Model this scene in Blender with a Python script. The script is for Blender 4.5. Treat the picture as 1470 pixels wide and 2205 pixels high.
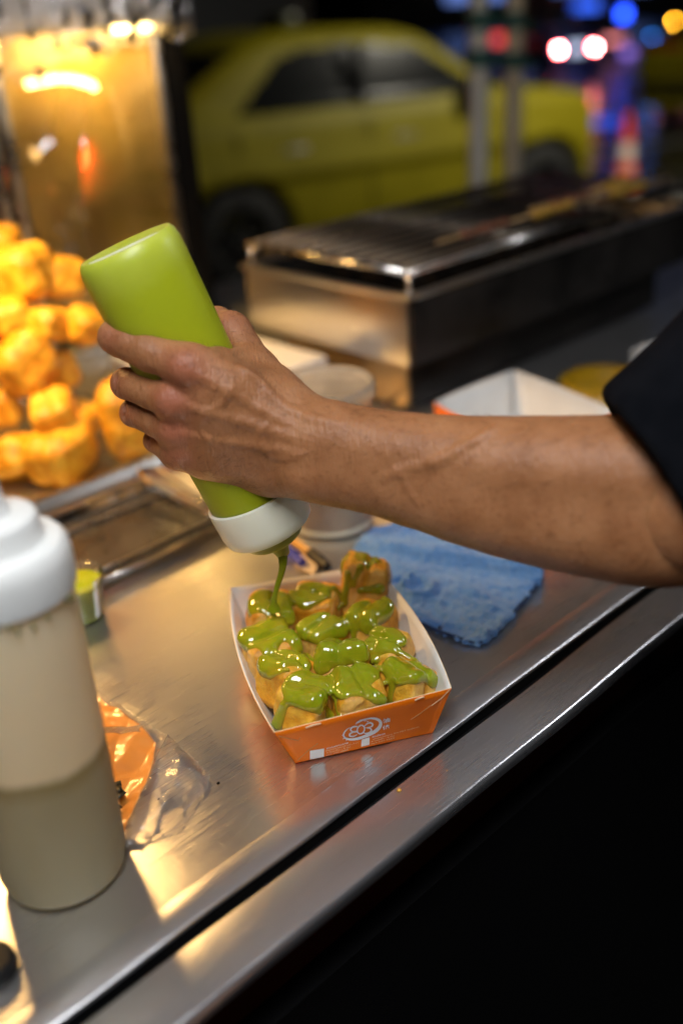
import bpy, bmesh, math, random
import numpy as np
from mathutils import Vector, Matrix

# ------------------------------------------------------------------ camera, sky, light, exposure
for o in list(bpy.data.objects): bpy.data.objects.remove(o)
SC = bpy.context.scene
COL = SC.collection
CAM_H = 0.44; PITCH = math.radians(26.8); ROLL = math.radians(3.8); FPX = 2144.0   # metres above the counter top
fw = np.array([0, math.cos(PITCH), -math.sin(PITCH)]); _u = np.array([0, math.sin(PITCH), math.cos(PITCH)]); _r = np.array([1.0, 0, 0])
rt = _r*math.cos(ROLL) - _u*math.sin(ROLL); up = _u*math.cos(ROLL) + _r*math.sin(ROLL)
CP = np.array([0, 0, CAM_H])
cd = bpy.data.cameras.new('camera'); cam = bpy.data.objects.new('camera', cd); COL.objects.link(cam)
cam.matrix_world = Matrix(((rt[0], up[0], -fw[0], 0), (rt[1], up[1], -fw[1], 0), (rt[2], up[2], -fw[2], CAM_H), (0, 0, 0, 1)))
cd.sensor_fit = 'VERTICAL'; cd.sensor_height = 36; cd.lens = FPX*36/2205
cd.clip_start = 0.01; cd.clip_end = 600
cd.dof.use_dof = True; cd.dof.focus_distance = 0.665; cd.dof.aperture_fstop = 2.1
SC.camera = cam

w = bpy.data.worlds.new('World'); SC.world = w; w.use_nodes = True
wn = w.node_tree; bg = wn.nodes['Background']
sky = wn.nodes.new('ShaderNodeTexSky'); sky.sky_type = 'NISHITA'; sky.sun_disc = False
sky.sun_elevation = math.radians(-4); sky.sun_rotation = math.radians(200)
wn.links.new(sky.outputs[0], bg.inputs[0]); bg.inputs[1].default_value = 0.012
sl = bpy.data.lights.new('moonlight', 'SUN'); sl.energy = 0.012; sl.angle = math.radians(10); sl.color = (.8, .88, 1)
so = bpy.data.objects.new('moonlight', sl); so.rotation_euler = (math.radians(35), math.radians(20), 0); so.location = (0, 0, 8); COL.objects.link(so)
SC.view_settings.view_transform = 'Standard'; SC.view_settings.look = 'None'
SC.view_settings.exposure = 0.1; SC.view_settings.gamma = 1.0
SC.cycles.use_denoising = True
try: SC.cycles.denoiser = 'OPENIMAGEDENOISE'
except Exception: pass
SC.cycles.max_bounces = 10; SC.cycles.transparent_max_bounces = 16
SC.cycles.caustics_reflective = True; SC.cycles.blur_glossy = 0.4; SC.cycles.caustics_refractive = False
SC.cycles.sample_clamp_indirect = 6.0

# ------------------------------------------------------------------ helpers
RNG = random.Random(7); NPR = np.random.default_rng(7)
def ray(x, y): return fw + rt*(x-735)/FPX - up*(y-1102.5)/FPX
def Z(x, y, z=0.0):                       # where a sight line meets the level z
    d = ray(x, y); return CP + d*((z-CAM_H)/d[2])
def D(x, y, dep): return CP + ray(x, y)*dep
ROAD = -1.20; PAVE = -1.05
O2 = np.array([.016, .484]); D1 = np.array([.737, .676]); D2 = np.array([-.676, .737]); YAW = math.atan2(.676, .737)
def cf(s, t, z=0.0): q = O2 + D1*s + D2*t; return np.array([q[0], q[1], z])   # along the counter, across it

def tag(o, label=None, cat=None, group=None, kind=None):
    if label: o['label'] = label
    if cat: o['category'] = cat
    if group: o['group'] = group
    if kind: o['kind'] = kind
    return o
def thing(name, label, cat, loc=(0, 0, 0), rotz=0, group=None):
    o = bpy.data.objects.new(name, None); COL.objects.link(o); o.location = tuple(loc); o.rotation_euler = (0, 0, rotz)
    o.empty_display_size = .02
    return tag(o, label, cat, group)
def full(o):
    m = o.matrix_basis.copy()
    while o.parent: o = o.parent; m = o.matrix_basis @ m
    return m
def mobj(name, verts, faces, mat=None, parent=None, smooth=True, world=True, mats=None, midx=None, loc=None, attrs=None):
    """one mesh object; world=True: verts are in world space even under a parent"""
    V = np.asarray(verts, float).reshape(-1, 3)
    if parent is not None and world:
        M = np.array(full(parent).inverted()); V = V @ M[:3, :3].T + M[:3, 3]
    elif parent is None:
        c = np.array([V[:, 0].mean(), V[:, 1].mean(), V[:, 2].min()]) if loc is None else np.array(loc)
        if loc is None or world: V = V - c
    me = bpy.data.meshes.new(name)
    if isinstance(faces, np.ndarray):
        n, k = faces.shape
        me.vertices.add(len(V)); me.vertices.foreach_set('co', V.ravel())
        me.loops.add(n*k); me.loops.foreach_set('vertex_index', faces.ravel().astype(np.int32))
        me.polygons.add(n); me.polygons.foreach_set('loop_start', np.arange(0, n*k, k, dtype=np.int32))
        me.update(calc_edges=True)
    else:
        me.from_pydata([tuple(v) for v in V], [], [tuple(f) for f in faces])
    me.polygons.foreach_set('use_smooth', [smooth]*len(me.polygons))
    for m in (mats or [mat]):
        if m is not None: me.materials.append(m)
    if midx is not None: me.polygons.foreach_set('material_index', np.asarray(midx, np.int32))
    if attrs:
        for k, a in attrs.items():
            at = me.attributes.new(k, 'FLOAT', 'POINT'); at.data.foreach_set('value', np.asarray(a, np.float32))
    me.update()
    o = bpy.data.objects.new(name, me); COL.objects.link(o)
    if parent is not None: o.parent = parent
    else: o.location = tuple(c)
    return o
def copy_tree(o, parent=None):
    c = o.copy(); COL.objects.link(c); c.parent = parent
    for ch in o.children: copy_tree(ch, c)
    return c

class MB:                                  # gathers shapes into one mesh
    def __init__(s): s.v = []; s.f = []
    def add(s, v, f):
        n = len(s.v); s.v += [tuple(map(float, p)) for p in v]; s.f += [tuple(int(i)+n for i in q) for q in f]; return s
    def box(s, c, h, R=None, bev=0.0):     # centre, half sizes
        c = np.array(c, float); h = np.array(h, float)
        if bev <= 0:
            v = [np.array([x, y, z])*h for x in (-1, 1) for y in (-1, 1) for z in (-1, 1)]
            f = [(0, 1, 3, 2), (4, 6, 7, 5), (0, 4, 5, 1), (2, 3, 7, 6), (0, 2, 6, 4), (1, 5, 7, 3)]
        else:
            bm = bmesh.new(); bmesh.ops.create_cube(bm, size=2)
            for q in bm.verts: q.co = Vector((q.co.x*h[0], q.co.y*h[1], q.co.z*h[2]))
            bmesh.ops.bevel(bm, geom=bm.edges[:], offset=min(bev, min(h)*.95), segments=2, affect='EDGES', profile=.5)
            bm.verts.index_update(); v = [np.array(q.co) for q in bm.verts]; f = [[q.index for q in p.verts] for p in bm.faces]; bm.free()
        if R is not None: v = [np.array(R) @ p for p in v]
        return s.add([p+c for p in v], f)
    def lathe(s, prof, c=(0, 0, 0), axis=(0, 0, 1), n=40, caps=(False, False)):   # prof: (radius, height)
        a = np.array(axis, float); a /= np.linalg.norm(a)
        e1 = np.cross(a, (0, 1, 0) if abs(a[1]) < .9 else (1, 0, 0)); e1 /= np.linalg.norm(e1); e2 = np.cross(a, e1)
        v = []; f = []; m = len(prof); c = np.array(c, float)
        for r_, h_ in prof:
            for k in range(n):
                t = 2*math.pi*k/n; v.append(c + a*h_ + r_*(math.cos(t)*e1 + math.sin(t)*e2))
        for i in range(m-1):
            for k in range(n):
                k2 = (k+1) % n; f.append((i*n+k, i*n+k2, (i+1)*n+k2, (i+1)*n+k))
        if caps[0]: f.append(tuple(range(n-1, -1, -1)))
        if caps[1]: f.append(tuple((m-1)*n+k for k in range(n)))
        return s.add(v, f)
    def tube(s, pts, rad, n=10, closed=False, cap=True):
        P = [np.array(p, float) for p in pts]; m = len(P)
        R = rad if hasattr(rad, '__len__') else [rad]*m
        v = []; f = []; prev = None
        for i in range(m):
            a = P[(i+1) % m]-P[i-1] if closed else P[min(i+1, m-1)]-P[max(i-1, 0)]
            a = a/(np.linalg.norm(a)+1e-12)
            if prev is None: e = np.cross(a, (0, 0, 1) if abs(a[2]) < .9 else (1, 0, 0))
            else: e = prev - a*(prev@a)
            e = e/(np.linalg.norm(e)+1e-12); prev = e; b = np.cross(a, e)
            for k in range(n):
                t = 2*math.pi*k/n; v.append(P[i] + R[i]*(math.cos(t)*e+math.sin(t)*b))
        for i in range(m if closed else m-1):
            j = (i+1) % m
            for k in range(n):
                k2 = (k+1) % n; f.append((i*n+k, i*n+k2, j*n+k2, j*n+k))
        if cap and not closed: f.append(tuple(range(n-1, -1, -1))); f.append(tuple((m-1)*n+k for k in range(n)))
        return s.add(v, f)
    def prism(s, poly, z0, z1):            # poly: xy points, counter-clockwise
        n = len(poly); v = [(p[0], p[1], z0) for p in poly]+[(p[0], p[1], z1) for p in poly]
        f = [tuple(range(n-1, -1, -1)), tuple(range(n, 2*n))]+[(i, (i+1) % n, n+(i+1) % n, n+i) for i in range(n)]
        return s.add(v, f)
    def build(s, name, mat, parent=None, smooth=True, world=True, **k):
        o = mobj(name, s.v, s.f, mat, parent, smooth, world, **k)
        if smooth:
            try:
                at = o.data.attributes.new('sharp_edge', 'BOOLEAN', 'EDGE')
                bm = bmesh.new(); bm.from_mesh(o.data)
                lst = [(not e.is_manifold) or (len(e.link_faces) == 2 and e.calc_face_angle(0) > .7) for e in bm.edges]; bm.free()
                o.data.attributes['sharp_edge'].data.foreach_set('value', lst)
            except Exception: pass
        return o
def smooth_path(pts, k=8):                  # Catmull-Rom
    P = [np.array(p, float) for p in pts]; P = [2*P[0]-P[1]]+P+[2*P[-1]-P[-2]]; out = []
    for i in range(1, len(P)-2):
        for j in range(k):
            t = j/k; a, b, c, d = P[i-1], P[i], P[i+1], P[i+2]
            out.append(.5*((2*b)+(c-a)*t+(2*a-5*b+4*c-d)*t*t+(3*b-a-3*c+d)*t**3))
    out.append(P[-2]); return out

# --- signed-distance modelling: a field on a grid, meshed with surface nets
def smin(a, b, k):
    if k <= 0: return np.minimum(a, b)
    h = np.maximum(k-np.abs(a-b), 0)/k; return np.minimum(a, b)-h*h*k*.25
def smax(a, b, k): return -smin(-a, -b, k)
class Field:
    def __init__(s, lo, hi, h):
        s.lo = np.array(lo, float); s.h = h; s.n = (np.ceil((np.array(hi)-s.lo)/h)).astype(int)+1
        s.ax = [s.lo[i]+h*np.arange(s.n[i]) for i in range(3)]
        s.a = np.full(tuple(s.n), .05, np.float32)
    def sl(s, lo, hi):
        i0 = np.clip(((np.array(lo)-s.lo)/s.h).astype(int)-1, 0, s.n-1); i1 = np.clip(((np.array(hi)-s.lo)/s.h).astype(int)+2, 1, s.n)
        return tuple(slice(i0[k], max(i1[k], i0[k]+1)) for k in range(3))
    def xyz(s, q): return s.ax[0][q[0]][:, None, None], s.ax[1][q[1]][None, :, None], s.ax[2][q[2]][None, None, :]
    def put(s, fn, lo, hi, k=0.0, op='u'):
        pad = k+3*s.h; q = s.sl(np.array(lo)-pad, np.array(hi)+pad); d = fn(*s.xyz(q)).astype(np.float32)
        s.a[q] = smin(s.a[q], d, k) if op == 'u' else smax(s.a[q], -d, k)
        return s
    def cap(s, a, b, ra, rb=None, k=0.0, op='u'):
        rb = ra if rb is None else rb; a = np.array(a, float); b = np.array(b, float); R = max(ra, rb)
        return s.put(lambda X, Y, Zz: capsule(X, Y, Zz, a, b, ra, rb), np.minimum(a, b)-R, np.maximum(a, b)+R, k, op)
    def chain(s, pts, rad, k=0.0):
        for i in range(len(pts)-1): s.cap(pts[i], pts[i+1], rad[i], rad[i+1], k)
        return s
    def ell(s, c, ax3, k=0.0, op='u'):       # ax3: three half-axis vectors
        c = np.array(c, float); A = np.array(ax3, float); L = np.linalg.norm(A, axis=1); E = A/L[:, None]; R = L.max()
        def fn(X, Y, Zz):
            x, y, z = X-c[0], Y-c[1], Zz-c[2]
            q = [(x*E[i][0]+y*E[i][1]+z*E[i][2])/L[i] for i in range(3)]
            k0 = np.sqrt(q[0]**2+q[1]**2+q[2]**2); k1 = np.sqrt((q[0]/L[0])**2+(q[1]/L[1])**2+(q[2]/L[2])**2)+1e-9
            return k0*(k0-1)/k1
        return s.put(fn, c-R, c+R, k, op)
    def mesh(s): return surface_nets(s.a, s.lo, s.h)
def capsule(X, Y, Zz, a, b, ra, rb):
    ab = b-a; L2 = ab@ab+1e-12
    t = np.clip(((X-a[0])*ab[0]+(Y-a[1])*ab[1]+(Zz-a[2])*ab[2])/L2, 0, 1)
    return np.sqrt((X-a[0]-t*ab[0])**2+(Y-a[1]-t*ab[1])**2+(Zz-a[2]-t*ab[2])**2)-(ra+(rb-ra)*t)
def surface_nets(A, lo, h):
    A = A.copy()
    for k in range(3):
        q = [slice(None)]*3; q[k] = 0; A[tuple(q)] = np.maximum(A[tuple(q)], 1e-4); q[k] = -1; A[tuple(q)] = np.maximum(A[tuple(q)], 1e-4)
    n = np.array(A.shape); ins = A < 0
    c = [ins[i:n[0]-1+i, j:n[1]-1+j, k:n[2]-1+k] for i in (0, 1) for j in (0, 1) for k in (0, 1)]
    act = np.logical_or.reduce(c) & ~np.logical_and.reduce(c)
    I = np.argwhere(act); idx = -np.ones(act.shape, np.int64); idx[act] = np.arange(len(I))
    acc = np.zeros((len(I), 3)); cnt = np.zeros(len(I))
    cor = [(i, j, k) for i in (0, 1) for j in (0, 1) for k in (0, 1)]
    val = {q: A[I[:, 0]+q[0], I[:, 1]+q[1], I[:, 2]+q[2]].astype(float) for q in cor}
    for p in cor:
        for a in range(3):
            if p[a]: continue
            q = list(p); q[a] = 1; q = tuple(q); v0, v1 = val[p], val[q]; m = (v0 < 0) != (v1 < 0)
            t = np.where(m, v0/(v0-v1+1e-20), 0); P = np.tile(np.array(p, float), (len(I), 1)); P[:, a] = t
            acc[m] += P[m]; cnt[m] += 1
    V = lo + h*(I+acc/cnt[:, None])
    F = []
    for a in range(3):
        b, c2 = (a+1) % 3, (a+2) % 3
        s0 = [slice(0, m) for m in n]; s1 = [slice(0, m) for m in n]
        s0[a] = slice(0, n[a]-1); s1[a] = slice(1, n[a])
        for t in (b, c2): s0[t] = slice(1, n[t]-1); s1[t] = slice(1, n[t]-1)
        x, y = ins[tuple(s0)], ins[tuple(s1)]
        E = np.argwhere(x != y); fl = x[tuple(E.T)]
        E[:, b] += 1; E[:, c2] += 1
        def cell(db, dc): q = E.copy(); q[:, b] -= db; q[:, c2] -= dc; return idx[tuple(q.T)]
        Q = np.stack([cell(1, 1), cell(0, 1), cell(0, 0), cell(1, 0)], 1)
        Q[~fl] = Q[~fl][:, ::-1]; F.append(Q)
    return V, np.concatenate(F)
def wob(seed, freq, n=6):                   # smooth pseudo-noise, about -1..1
    g = np.random.default_rng(seed); K = g.normal(size=(n, 3)); K = K/np.linalg.norm(K, axis=1)[:, None]*freq*(.6+.9*g.random((n, 1))); ph = g.random(n)*6.28
    return lambda X, Y, Zz: sum(np.sin(K[i, 0]*X+K[i, 1]*Y+K[i, 2]*Zz+ph[i]) for i in range(n))/n**.5/1.2

# ------------------------------------------------------------------ materials
def newmat(name):
    m = bpy.data.materials.new(name); m.use_nodes = True; nt = m.node_tree
    return m, nt, nt.nodes['Principled BSDF'], nt.nodes['Material Output']
def N(nt, t, **kw):
    n = nt.nodes.new(t)
    for k, v in kw.items():
        if k.startswith('i_'): n.inputs[k[2:].replace('_', ' ')].default_value = v
        else: setattr(n, k, v)
    return n
def noise(nt, scale, detail=4, rough=.6, mapscale=None, coord='Object', dist=0.0):
    tc = N(nt, 'ShaderNodeTexCoord'); n = N(nt, 'ShaderNodeTexNoise'); n.inputs['Scale'].default_value = scale; n.inputs['Detail'].default_value = detail
    n.inputs['Roughness'].default_value = rough; n.inputs['Distortion'].default_value = dist
    if mapscale:
        mp = N(nt, 'ShaderNodeMapping'); mp.inputs['Scale'].default_value = mapscale[:3]
        if len(mapscale) > 3: mp.inputs['Rotation'].default_value = mapscale[3]
        nt.links.new(tc.outputs[coord], mp.inputs[0]); nt.links.new(mp.outputs[0], n.inputs[0])
    else: nt.links.new(tc.outputs[coord], n.inputs[0])
    return n
def ramp(nt, src, stops):
    r_ = N(nt, 'ShaderNodeValToRGB'); el = r_.color_ramp.elements
    while len(el) < len(stops): el.new(.5)
    for e, (p, c) in zip(el, stops): e.position = p; e.color = (*c, 1) if len(c) == 3 else c
    nt.links.new(src, r_.inputs[0]); return r_
def bump(nt, bs, src, strength, dist=.001, prev=None):
    b = N(nt, 'ShaderNodeBump'); b.inputs['Strength'].default_value = strength; b.inputs['Distance'].default_value = dist
    nt.links.new(src, b.inputs['Height'])
    if prev is not None: nt.links.new(prev.outputs[0], b.inputs['Normal'])
    nt.links.new(b.outputs[0], bs.inputs['Normal']); return b
def mat(name, col, rough=.5, metal=0.0, col2=None, nscale=8, bstr=0.0, bscale=60, bdist=.001, rvar=0.0, sss=0.0, sssr=(.01, .006, .003), coat=0.0, trans=0.0, spec=None, contrast=(.35, .65), detail=4):
    m, nt, b, out = newmat(name)
    b.inputs['Roughness'].default_value = rough; b.inputs['Metallic'].default_value = metal; b.inputs['Base Color'].default_value = (*col, 1)
    if col2 or rvar:
        n = noise(nt, nscale, detail)
        if col2:
            r_ = ramp(nt, n.outputs[0], [(contrast[0], col), (contrast[1], col2)]); nt.links.new(r_.outputs[0], b.inputs['Base Color'])
        if rvar:
            mr = N(nt, 'ShaderNodeMapRange'); mr.inputs['To Min'].default_value = max(rough-rvar, .02); mr.inputs['To Max'].default_value = min(rough+rvar, 1); mr.inputs['From Min'].default_value = .3; mr.inputs['From Max'].default_value = .7
            nt.links.new(n.outputs[0], mr.inputs[0]); nt.links.new(mr.outputs[0], b.inputs['Roughness'])
    if bstr: bump(nt, b, noise(nt, bscale, 5).outputs[0], bstr, bdist)
    if sss: b.inputs['Subsurface Weight'].default_value = sss; b.inputs['Subsurface Radius'].default_value = sssr; b.inputs['Subsurface Scale'].default_value = 1.0
    if coat: b.inputs['Coat Weight'].default_value = coat; b.inputs['Coat Roughness'].default_value = .08
    if trans: b.inputs['Transmission Weight'].default_value = trans
    if spec is not None: b.inputs['Specular IOR Level'].default_value = spec
    return m
def emis(name, col, strength):
    m, nt, b, out = newmat(name); b.inputs['Base Color'].default_value = (*col, 1); b.inputs['Emission Color'].default_value = (*col, 1); b.inputs['Emission Strength'].default_value = strength
    return m
def film(name, tint=(1, 1, 1), haze=.06, hazecol=(.9, .9, .9), rough=.05, bstr=0.0, bscale=40, ior=1.45, gloss=1.0):
    """thin clear sheet: sees through, mirrors by Fresnel, and scatters a little where it is dirty"""
    m, nt, b, out = newmat(name); nt.nodes.remove(b)
    tr = N(nt, 'ShaderNodeBsdfTransparent'); tr.inputs[0].default_value = (*tint, 1)
    df = N(nt, 'ShaderNodeBsdfDiffuse'); df.inputs[0].default_value = (*hazecol, 1)
    tl = N(nt, 'ShaderNodeBsdfTranslucent'); tl.inputs[0].default_value = (*hazecol, 1)
    gl = N(nt, 'ShaderNodeBsdfGlossy'); gl.inputs['Roughness'].default_value = rough; gl.inputs[0].default_value = (gloss, gloss, gloss, 1)
    fr = N(nt, 'ShaderNodeFresnel'); fr.inputs[0].default_value = ior
    a = N(nt, 'ShaderNodeAddShader'); m0 = N(nt, 'ShaderNodeMixShader'); m0.inputs[0].default_value = .5
    nt.links.new(df.outputs[0], m0.inputs[1]); nt.links.new(tl.outputs[0], m0.inputs[2])
    m1 = N(nt, 'ShaderNodeMixShader'); m1.inputs[0].default_value = haze
    hz = noise(nt, 9, 5); mr = N(nt, 'ShaderNodeMapRange'); mr.inputs['From Min'].default_value = .3; mr.inputs['From Max'].default_value = .75; mr.inputs['To Min'].default_value = haze*.5; mr.inputs['To Max'].default_value = haze*1.6
    nt.links.new(hz.outputs[0], mr.inputs[0]); nt.links.new(mr.outputs[0], m1.inputs[0])
    nt.links.new(tr.outputs[0], m1.inputs[1]); nt.links.new(m0.outputs[0], m1.inputs[2])
    m2 = N(nt, 'ShaderNodeMixShader'); nt.links.new(fr.outputs[0], m2.inputs[0]); nt.links.new(m1.outputs[0], m2.inputs[1]); nt.links.new(gl.outputs[0], m2.inputs[2])
    nt.links.new(m2.outputs[0], out.inputs[0])
    if bstr:
        bp = N(nt, 'ShaderNodeBump'); bp.inputs['Strength'].default_value = bstr; bp.inputs['Distance'].default_value = .003
        nt.links.new(noise(nt, bscale, 5).outputs[0], bp.inputs['Height'])
        for q in (gl, fr): nt.links.new(bp.outputs[0], q.inputs['Normal'])
    return m
def steel(name, col=(.52, .52, .53), rough=.3, scr=.12, brush=(26, 2400, 26), rot=0.0, dents=.0, haze=.10):
    m, nt, b, out = newmat(name); nt.nodes.remove(b)
    g = N(nt, 'ShaderNodeBsdfAnisotropic', distribution='BECKMANN'); df = N(nt, 'ShaderNodeBsdfDiffuse'); df.inputs[0].default_value = (*[c*.9 for c in col], 1)
    n1 = noise(nt, 7, 5, .55, dist=.6); r_ = ramp(nt, n1.outputs[0], [(.3, tuple(c*.94 for c in col)), (.7, tuple(min(c*1.05, 1) for c in col))]); nt.links.new(r_.outputs[0], g.inputs['Color'])
    n0 = noise(nt, 1, 3, .6, (*brush, (0, 0, rot)))
    n3 = noise(nt, 1, 2, .6, (1300, 60, 60, (0, 0, rot+.9)))
    mr = N(nt, 'ShaderNodeMapRange'); mr.inputs['From Min'].default_value = .3; mr.inputs['From Max'].default_value = .72; mr.inputs['To Min'].default_value = rough-.08; mr.inputs['To Max'].default_value = rough+.12
    mx = N(nt, 'ShaderNodeMath', operation='ADD'); ml = N(nt, 'ShaderNodeMath', operation='MULTIPLY'); ml.inputs[1].default_value = .5
    nt.links.new(n0.outputs[0], mx.inputs[0]); nt.links.new(n1.outputs[0], mx.inputs[1]); nt.links.new(mx.outputs[0], ml.inputs[0]); nt.links.new(ml.outputs[0], mr.inputs[0]); nt.links.new(mr.outputs[0], g.inputs['Roughness'])
    p = bump(nt, g, n0.outputs[0], scr, .0004); p = bump(nt, g, n3.outputs[0], scr*.35, .0004, p)
    for (ang_, sc_, wt_) in ((.35, 420, 1.0), (-1.1, 520, .8), (1.35, 360, .6)):      # scuffs in several directions
        ns_ = noise(nt, 1, 2, .5, (sc_, 24, 24, (0, 0, ang_)), dist=.35); rs_ = ramp(nt, ns_.outputs[0], [(.66, (0, 0, 0)), (.70, (1, 1, 1))]); p = bump(nt, g, rs_.outputs[0], scr*1.3*wt_, .0003, p)
    if dents: p = bump(nt, g, noise(nt, 11, 2, .5).outputs[0], dents, .006, p)
    ms = N(nt, 'ShaderNodeMixShader'); ms.inputs[0].default_value = haze; nt.links.new(g.outputs[0], ms.inputs[1]); nt.links.new(df.outputs[0], ms.inputs[2]); nt.links.new(ms.outputs[0], out.inputs[0])
    return m
M = {}
M['steel'] = steel('counter_steel', (.62, .61, .60), .30, .07, dents=.06, haze=.12)
M['steel_rail'] = steel('rail_steel', (.60, .60, .63), .30, .07, dents=.06, haze=.14)
M['grill_steel'] = steel('grill_steel', (.55, .52, .48), .30, .08, (14, 14, 300))
M['pan_steel'] = steel('pan_steel', (.50, .47, .42), .25, .08)
M['chrome'] = mat('chrome', (.75, .73, .70), .16, 1.0, rvar=.06, nscale=30)
M['alu'] = mat('aluminium', (.66, .64, .60), .3, 1.0, rvar=.1, nscale=20)
M['black_metal'] = mat('black_paint', (.004, .004, .0045), .5, 0, bstr=.1, bscale=200, spec=.25)
M['char'] = mat('charred_metal', (.004, .0035, .003), .95, .0, col2=(.014, .011, .009), nscale=30, bstr=.5, bscale=120, spec=.1)
M['black_cloth'] = mat('black_cloth', (.0025, .003, .0045), .95, 0, col2=(.005, .0055, .0075), nscale=40, bstr=.25, bscale=700, bdist=.001, spec=.05)
M['white_plastic'] = mat('white_plastic', (.78, .78, .76), .4, 0, col2=(.70, .70, .69), nscale=14)
M['white_paper'] = mat('white_paperboard', (.80, .79, .77), .55, 0, col2=(.74, .73, .71), nscale=25, bstr=.06, bscale=300)
M['orange_paper'] = mat('orange_paperboard', (.86, .185, .004), .42, 0, col2=(.76, .15, .003), nscale=18, bstr=.05, bscale=260, spec=.06)
M['crease'] = mat('paper_crease', (.62, .30, .10), .6)
M['paper_edge'] = mat('paper_edge', (.85, .62, .36), .6)
M['print_white'] = mat('white_ink', (.78, .76, .74), .5)
M['print_cream'] = mat('cream_ink', (.85, .62, .34), .5)
M['road'] = None

def wet_asphalt():
    m, nt, b, out = newmat('wet_asphalt')
    n = noise(nt, 1.3, 5); r_ = ramp(nt, n.outputs[0], [(.35, (.018, .018, .02)), (.7, (.04, .04, .042))]); nt.links.new(r_.outputs[0], b.inputs['Base Color'])
    r2 = ramp(nt, n.outputs[0], [(.4, (.16, .16, .16)), (.62, (.40, .40, .40))]); nt.links.new(r2.outputs[0], b.inputs['Roughness'])
    bump(nt, b, noise(nt, 60, 4).outputs[0], .25, .004); return m
def skin():
    m, nt, b, out = newmat('skin')
    n = noise(nt, 38, 5, .6); r_ = ramp(nt, n.outputs[0], [(.3, (.28, .112, .042)), (.52, (.36, .155, .064)), (.75, (.42, .195, .086))])
    at = N(nt, 'ShaderNodeAttribute', attribute_name='flush'); mx = N(nt, 'ShaderNodeMix', data_type='RGBA')
    nt.links.new(at.outputs['Fac'], mx.inputs[0]); nt.links.new(r_.outputs[0], mx.inputs[6]); mx.inputs[7].default_value = (.34, .105, .058, 1)
    sp = noise(nt, 260, 2, .5); sr = ramp(nt, sp.outputs[0], [(.30, (.72, .66, .60)), (.42, (1, 1, 1))]); mu = N(nt, 'ShaderNodeMix', data_type='RGBA', blend_type='MULTIPLY'); mu.inputs[0].default_value = .7
    nt.links.new(mx.outputs[2], mu.inputs[6]); nt.links.new(sr.outputs[0], mu.inputs[7]); nt.links.new(mu.outputs[2], b.inputs['Base Color'])
    b.inputs['Subsurface Weight'].default_value = .22; b.inputs['Subsurface Radius'].default_value = (.0035, .0014, .0007); b.inputs['Subsurface Scale'].default_value = 1.0
    b.inputs['Roughness'].default_value = .46; b.inputs['Specular IOR Level'].default_value = .42
    l1 = noise(nt, 1, 3, .65, (620, 150, 120)); l2 = noise(nt, 1, 3, .6, (240, 330, 420)); vo = N(nt, 'ShaderNodeTexVoronoi', feature='DISTANCE_TO_EDGE'); vo.inputs['Scale'].default_value = 620
    tc = N(nt, 'ShaderNodeTexCoord'); nt.links.new(tc.outputs['Object'], vo.inputs[0])
    p = bump(nt, b, l1.outputs[0], .75, .0012); p = bump(nt, b, l2.outputs[0], .45, .0009, p); p = bump(nt, b, vo.outputs['Distance'], .25, .0005, p)
    return m
def dough():
    m, nt, b, out = newmat('fried_dough')
    n = noise(nt, 85, 6, .65); n2 = noise(nt, 17, 3, .5)
    r_ = ramp(nt, n.outputs[0], [(.26, (.34, .105, .004)), (.45, (.72, .34, .016)), (.68, (.90, .56, .065))])
    r2 = ramp(nt, n2.outputs[0], [(.35, (.62, .55, .48)), (.6, (1, 1, 1))]); mu = N(nt, 'ShaderNodeMix', data_type='RGBA', blend_type='MULTIPLY'); mu.inputs[0].default_value = .8
    nt.links.new(r_.outputs[0], mu.inputs[6]); nt.links.new(r2.outputs[0], mu.inputs[7])
    at = N(nt, 'ShaderNodeAttribute', attribute_name='cut'); mx = N(nt, 'ShaderNodeMix', data_type='RGBA'); nt.links.new(at.outputs['Fac'], mx.inputs[0])
    nt.links.new(mu.outputs[2], mx.inputs[6]); mx.inputs[7].default_value = (.85, .56, .17, 1); nt.links.new(mx.outputs[2], b.inputs['Base Color'])
    b.inputs['Roughness'].default_value = .30; b.inputs['Subsurface Weight'].default_value = .15; b.inputs['Subsurface Radius'].default_value = (.004, .002, .0006); b.inputs['Subsurface Scale'].default_value = 1
    p = bump(nt, b, noise(nt, 260, 6, .7).outputs[0], .6, .0014); bump(nt, b, noise(nt, 80, 4).outputs[0], .6, .004, p)
    return m
M['road'] = wet_asphalt(); M['skin'] = skin(); M['dough'] = dough()
M['pave'] = mat('pavement_concrete', (.05, .05, .05), .6, 0, col2=(.09, .088, .085), nscale=5, bstr=.3, bscale=60, bdist=.003)
M['kerb'] = mat('kerb_concrete', (.16, .16, .15), .6, 0, col2=(.24, .235, .22), nscale=6, bstr=.2)
def sauce_mat():
    m, nt, b, out = newmat('green_custard')
    n = noise(nt, 45, 3); r_ = ramp(nt, n.outputs[0], [(.35, (.190, .262, .004)), (.65, (.250, .320, .008))]); at = N(nt, 'ShaderNodeAttribute', attribute_name='thick'); mxs = N(nt, 'ShaderNodeMix', data_type='RGBA'); nt.links.new(at.outputs['Fac'], mxs.inputs[0]); mxs.inputs[6].default_value = (.34, .27, .012, 1); nt.links.new(r_.outputs[0], mxs.inputs[7]); nt.links.new(mxs.outputs[2], b.inputs['Base Color'])
    b.inputs['Roughness'].default_value = .07; b.inputs['Specular IOR Level'].default_value = .65; b.inputs['Coat Weight'].default_value = .4; b.inputs['Coat Roughness'].default_value = .05
    b.inputs['Subsurface Weight'].default_value = .3; b.inputs['Subsurface Radius'].default_value = (.003, .004, .0005); b.inputs['Subsurface Scale'].default_value = 1
    bump(nt, b, noise(nt, 90, 2).outputs[0], .12, .002); return m
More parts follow.
